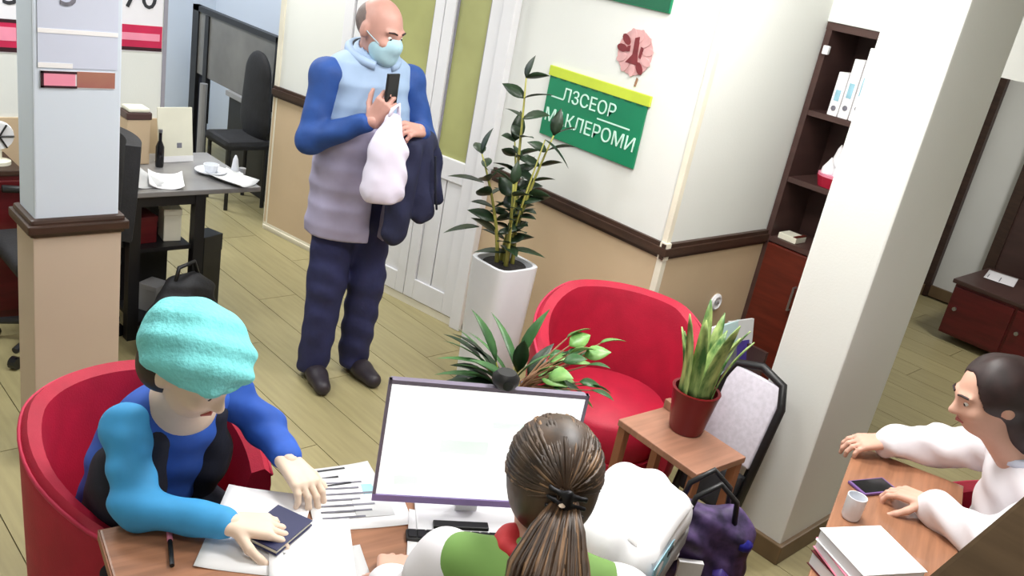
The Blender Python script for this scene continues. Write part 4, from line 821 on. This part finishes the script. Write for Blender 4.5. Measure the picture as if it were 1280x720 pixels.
# ---- woman with the ponytail
p3 = thing('person', 'woman in a green top with a long brown ponytail working at the monitor', 'person', (1.02, .785, 0), R(133.5))
hr = rotm(10, 14); b = SDF(.03); T = head_sdf(b, V3(0, -.10, 1.18), hr, .90); b.cone((0, -.0, 1.02), (0, -.07, 1.10), .05, .048)
b.chain([(0, .08, .54), (0, .05, .80), (0, .02, .99)], [.125, .115, .085], flat=(Y_, 1.3))
RS, RE, RW = V3(-.15, .0, 1.03), V3(-.225, -.06, .80), V3(-.10, -.26, .79); LS, LE, LW = V3(.15, .0, 1.03), V3(.235, -.03, .80), V3(.265, -.21, .79)
for S, E_, W_ in ((RS, RE, RW), (LS, LE, LW)): b.chain([S, E_, W_], [.043, .037, .025])
for q in (-1, 1): b.chain([(q * .09, .05, .53), (q * .10, -.33, .52), (q * .10, -.30, .09)], [.08, .055, .04]); b.chain([(q * .10, -.29, .06), (q * .10, -.42, .04)], [.032, .028])
hR = hand_sdf(RW, V3(.1, -.95, -.25), V3(.1, .05, 1), 1, .5, .92, .1, RE * .2 + RW * .8); hL = hand_sdf(LW, V3(.05, -.95, -.15), V3(.1, .05, 1), -1, .75, .92, .08, LE * .2 + LW * .8)
vq_obj('body', join_vq([b.mesh(.0075), hR, hL]), 'skin', p3); face_parts(p3, T, hr, .97)
s_ = SDF(.04); s_.chain([(0, .08, .56), (0, .055, .82), (0, .03, .99)], [.165, .16, .12], flat=(Y_, 1.25)); s_.chain([(-.125, .01, 1.04), (.125, .01, 1.04)], [.055, .055]); s_.mod(folds(.004, 30, 30, 30)); vq_obj('vest', s_.mesh(.008), 'green_top', p3)
for S, E_, W_, sd in ((RS, RE, RW, 1), (LS, LE, LW, 2)):
    s_ = SDF(.03); s_.chain([S, E_, E_ * .12 + W_ * .88], [.06, .058, .05]); s_.mod(folds(.005, 45, 45, 45, sd)); sl_ = vq_obj('sleeve', s_.mesh(.007), 'blouse', p3); c_ = E_ * .12 + W_ * .88; dd_ = (W_ - E_) / np.linalg.norm(W_ - E_); MB().tube([tuple(c_ - dd_ * .004), tuple(c_ + dd_ * .012)], .042, 14).build('cuff', 'ink_dark', sl_, smooth=False)
s_ = SDF(.02); rg = [V3(.062 * math.cos(a), -.012 + .058 * math.sin(a), 1.085 + .012 * math.sin(a)) for a in np.linspace(0, 2 * math.pi, 13)]; s_.chain(rg, [.017] * 13); s_.mod(folds(.003, 60, 60, 60)); vq_obj('scarf', s_.mesh(.006), 'scarf_red', p3)
s_ = SDF(.03); s_.chain([(0, .06, .54), (0, .0, .54)], [.15, .15], flat=(Z_, 1.3))
for q in (-1, 1): s_.chain([(q * .09, .05, .53), (q * .10, -.33, .52), (q * .10, -.30, .08)], [.10, .075, .06])
vq_obj('trousers', s_.mesh(.01), 'navy_dark', p3)
for q in (-1, 1):
    s_ = SDF(.02); s_.chain([(q * .10, -.28, .045), (q * .10, -.43, .038)], [.043, .037]); s_.mod(cut((0, 0, -1), -.002)); vq_obj('shoe', s_.mesh(.008), 'shoe', p3)
# hair: cap, then combed strands to the clip and down the tail
s_ = SDF(.02); s_.ell(T(0, .022, .026), V3(.086, .100, .094), hr); s_.ell(T(0, .03, -.03), V3(.076, .08, .07), hr); fp = T(0, -.115, -.02); s_.mod(lambda F, X, Y, Z: np.maximum(F, -(np.sqrt((X - fp[0]) ** 2 + (Y - fp[1]) ** 2 + ((Z - fp[2]) * .75) ** 2) - .088).astype(np.float32)))
hair = vq_obj('hair', s_.mesh(.006), 'hair_brown', p3)
knot = T(-.005, .128, .0); tail = [T(-.005, .128, .0), V3(-.012, .115, 1.13), V3(-.022, .14, 1.05), V3(-.015, .15, .94), V3(-.01, .155, .83), V3(-.005, .16, .76)]
def bez(pts, t):
    n = len(pts) - 1; x = t * n; i = min(n - 1, int(x)); f_ = x - i; p0 = pts[max(0, i - 1)]; p1 = pts[i]; p2_ = pts[i + 1]; p3_ = pts[min(n, i + 2)]
    return .5 * (2 * p1 + (p2_ - p0) * f_ + (2 * p0 - 5 * p1 + 4 * p2_ - p3_) * f_ ** 2 + (3 * p1 - p0 - 3 * p2_ + p3_) * f_ ** 3)
mbs = [MB(), MB()]
Rm = np.array(hr); hc3 = T(0, .022, .026)
for k in range(230):
    a = rng.uniform(-math.pi, math.pi); el = rng.uniform(-.35, 1.0); d = V3(math.sin(a) * math.cos(el), -math.cos(a) * math.cos(el), math.sin(el) * 1.0)
    if d[1] < -.55 and d[2] < .55: continue
    if d[2] < -.2 and d[1] < .1: continue
    q0 = d; q1 = np.array([0, 1.0, -.1]); pts = []
    for t in np.linspace(0, 1, 8):
        q = q0 * (1 - t) + q1 * t + V3(0, 0, .0); q = q / np.linalg.norm(q); rr = V3(.0875, .102, .0955) * (1 + .012 * math.sin(k)) ; pts.append(hc3 + Rm @ (q * rr * .97))
    pts[-1] = knot + rng.normal(0, .008, 3); mbs[int(k % 7 == 0)].tube(pts, [.0022, .0035, .0038, .0038, .0035, .003, .003, .002], 4)
for k in range(230):
    off = rng.normal(0, 1, 3); off /= max(1, np.linalg.norm(off) * .9); pts = []
    ln = rng.uniform(.8, 1.0)
    for t in np.linspace(0, ln, 12):
        wd = .014 + .05 * min(1, t * 5.0) * (1 - .35 * t); p = bez(tail, t); pts.append(p + V3(off[0] * wd, off[1] * wd * .6, off[2] * .004) + V3(math.sin(t * 9 + k) * .004, 0, 0))
    mbs[int(k % 4 == 0)].tube(pts, [.003, .0042, .0045] + [.0045] * 7 + [.003, .001], 4)
mbs[0].build('hair_strands', 'hair_brown', hair, smooth=True)['kind'] = 'stuff'; mbs[1].build('hair_highlights', 'hair_light', hair, smooth=True)['kind'] = 'stuff'
ck = tuple(knot + V3(0, .012, 0)); cpn = SDF(.006); 
for q in (-1, 1):
    for z in (-.018, 0, .018): cpn.cone(knot + V3(q * .004, .016, z), knot + V3(q * .032, .008, z + q * .006), .006, .005)
cpn.cone(knot + V3(0, .018, -.024), knot + V3(0, .018, .024), .008, .008); hcl = vq_obj('hair_clip', cpn.mesh(.004), 'dark_metal', p3)
for z in (-.015, .005): MB().lathe([(0, -.005), (.006, 0), (0, .005)], 8, tuple(knot + V3(.008, .027, z))).build('bead', 'skin_pale', hcl)

# ---- person in white
p4 = thing('person', 'dark haired person in white seated at the desk beside the pillar', 'person', (2.755, .44, 0), R(222))
hr = rotm(0, 22); b = SDF(.03); T = head_sdf(b, V3(0, -.20, 1.125), hr, .97); b.cone((0, -.08, .96), (0, -.165, 1.04), .052, .05)
b.chain([(0, .06, .54), (0, .03, .76), (0, -.03, .90)], [.125, .115, .085], flat=(Y_, 1.3))
RS, RE, RW = V3(-.16, -.02, .895), V3(-.29, -.14, .80), V3(-.25, -.32, .80); LS, LE, LW = V3(.165, -.02, .895), V3(.22, -.16, .775), V3(.08, -.29, .795)
for S, E_, W_ in ((RS, RE, RW), (LS, LE, LW)): b.chain([S, E_, W_], [.043, .037, .025])
for q in (-1, 1): b.chain([(q * .09, .05, .53), (q * .10, -.33, .52), (q * .10, -.30, .09)], [.08, .055, .04]); b.chain([(q * .10, -.29, .06), (q * .10, -.42, .04)], [.032, .028])
hR = hand_sdf(RW, V3(.15, -.95, -.2), V3(.1, .05, 1), 1, .4, .92, .1, RE * .2 + RW * .8); hL = hand_sdf(LW, V3(-.6, -.75, -.15), V3(.1, .05, 1), -1, .5, .92, .08, LE * .2 + LW * .8)
vq_obj('body', join_vq([b.mesh(.0075), hR, hL]), 'skin', p4); face_parts(p4, T, hr, .97)
s_ = SDF(.04); s_.chain([(0, .06, .56), (0, .035, .76), (0, -.02, .87)], [.17, .165, .125], flat=(Y_, 1.25)); s_.chain([(-.12, -.02, .90), (.12, -.02, .90)], [.066, .066]); s_.mod(folds(.005, 30, 30, 34)); vq_obj('coat', s_.mesh(.008), 'blouse', p4)
for S, E_, W_, sd in ((RS, RE, RW, 1), (LS, LE, LW, 2)):
    s_ = SDF(.03); s_.chain([S, E_, E_ * .1 + W_ * .9], [.068, .064, .052]); s_.mod(folds(.006, 45, 45, 45, sd)); vq_obj('sleeve', s_.mesh(.007), 'blouse', p4)
MB().tube([tuple(V3(.06 * math.sin(a), -.055 - .055 * math.cos(a), .965 + .012 * -math.cos(a))) for a in np.linspace(.3, 2 * math.pi - .3, 18)], .016, 8).build('collar', 'poster_blue', p4, smooth=True)
s_ = SDF(.03); s_.chain([(0, .06, .54), (0, .0, .54)], [.15, .15], flat=(Z_, 1.3))
for q in (-1, 1): s_.chain([(q * .09, .05, .53), (q * .10, -.33, .52), (q * .10, -.30, .08)], [.10, .075, .06])
vq_obj('trousers', s_.mesh(.01), 'navy_dark', p4)
for q in (-1, 1):
    s_ = SDF(.02); s_.chain([(q * .10, -.28, .045), (q * .10, -.43, .038)], [.043, .037]); s_.mod(cut((0, 0, -1), -.002)); vq_obj('shoe', s_.mesh(.008), 'shoe', p4)
s_ = SDF(.03); s_.ell(T(0, .022, .026), V3(.090, .104, .096), hr); s_.chain([T(0, .06, -.01), T(0, .075, -.09), T(0, .07, -.16)], [.08, .075, .05], flat=(Y_, 1.3)); fp4 = T(0, -.12, -.02); s_.mod(lambda F, X, Y, Z: np.maximum(F, -(np.sqrt((X - fp4[0]) ** 2 + (Y - fp4[1]) ** 2 + ((Z - fp4[2]) * .75) ** 2) - .090).astype(np.float32))); s_.mod(folds(.003, 90, 30, 12)); vq_obj('hair', s_.mesh(.006), 'hair_dark', p4)
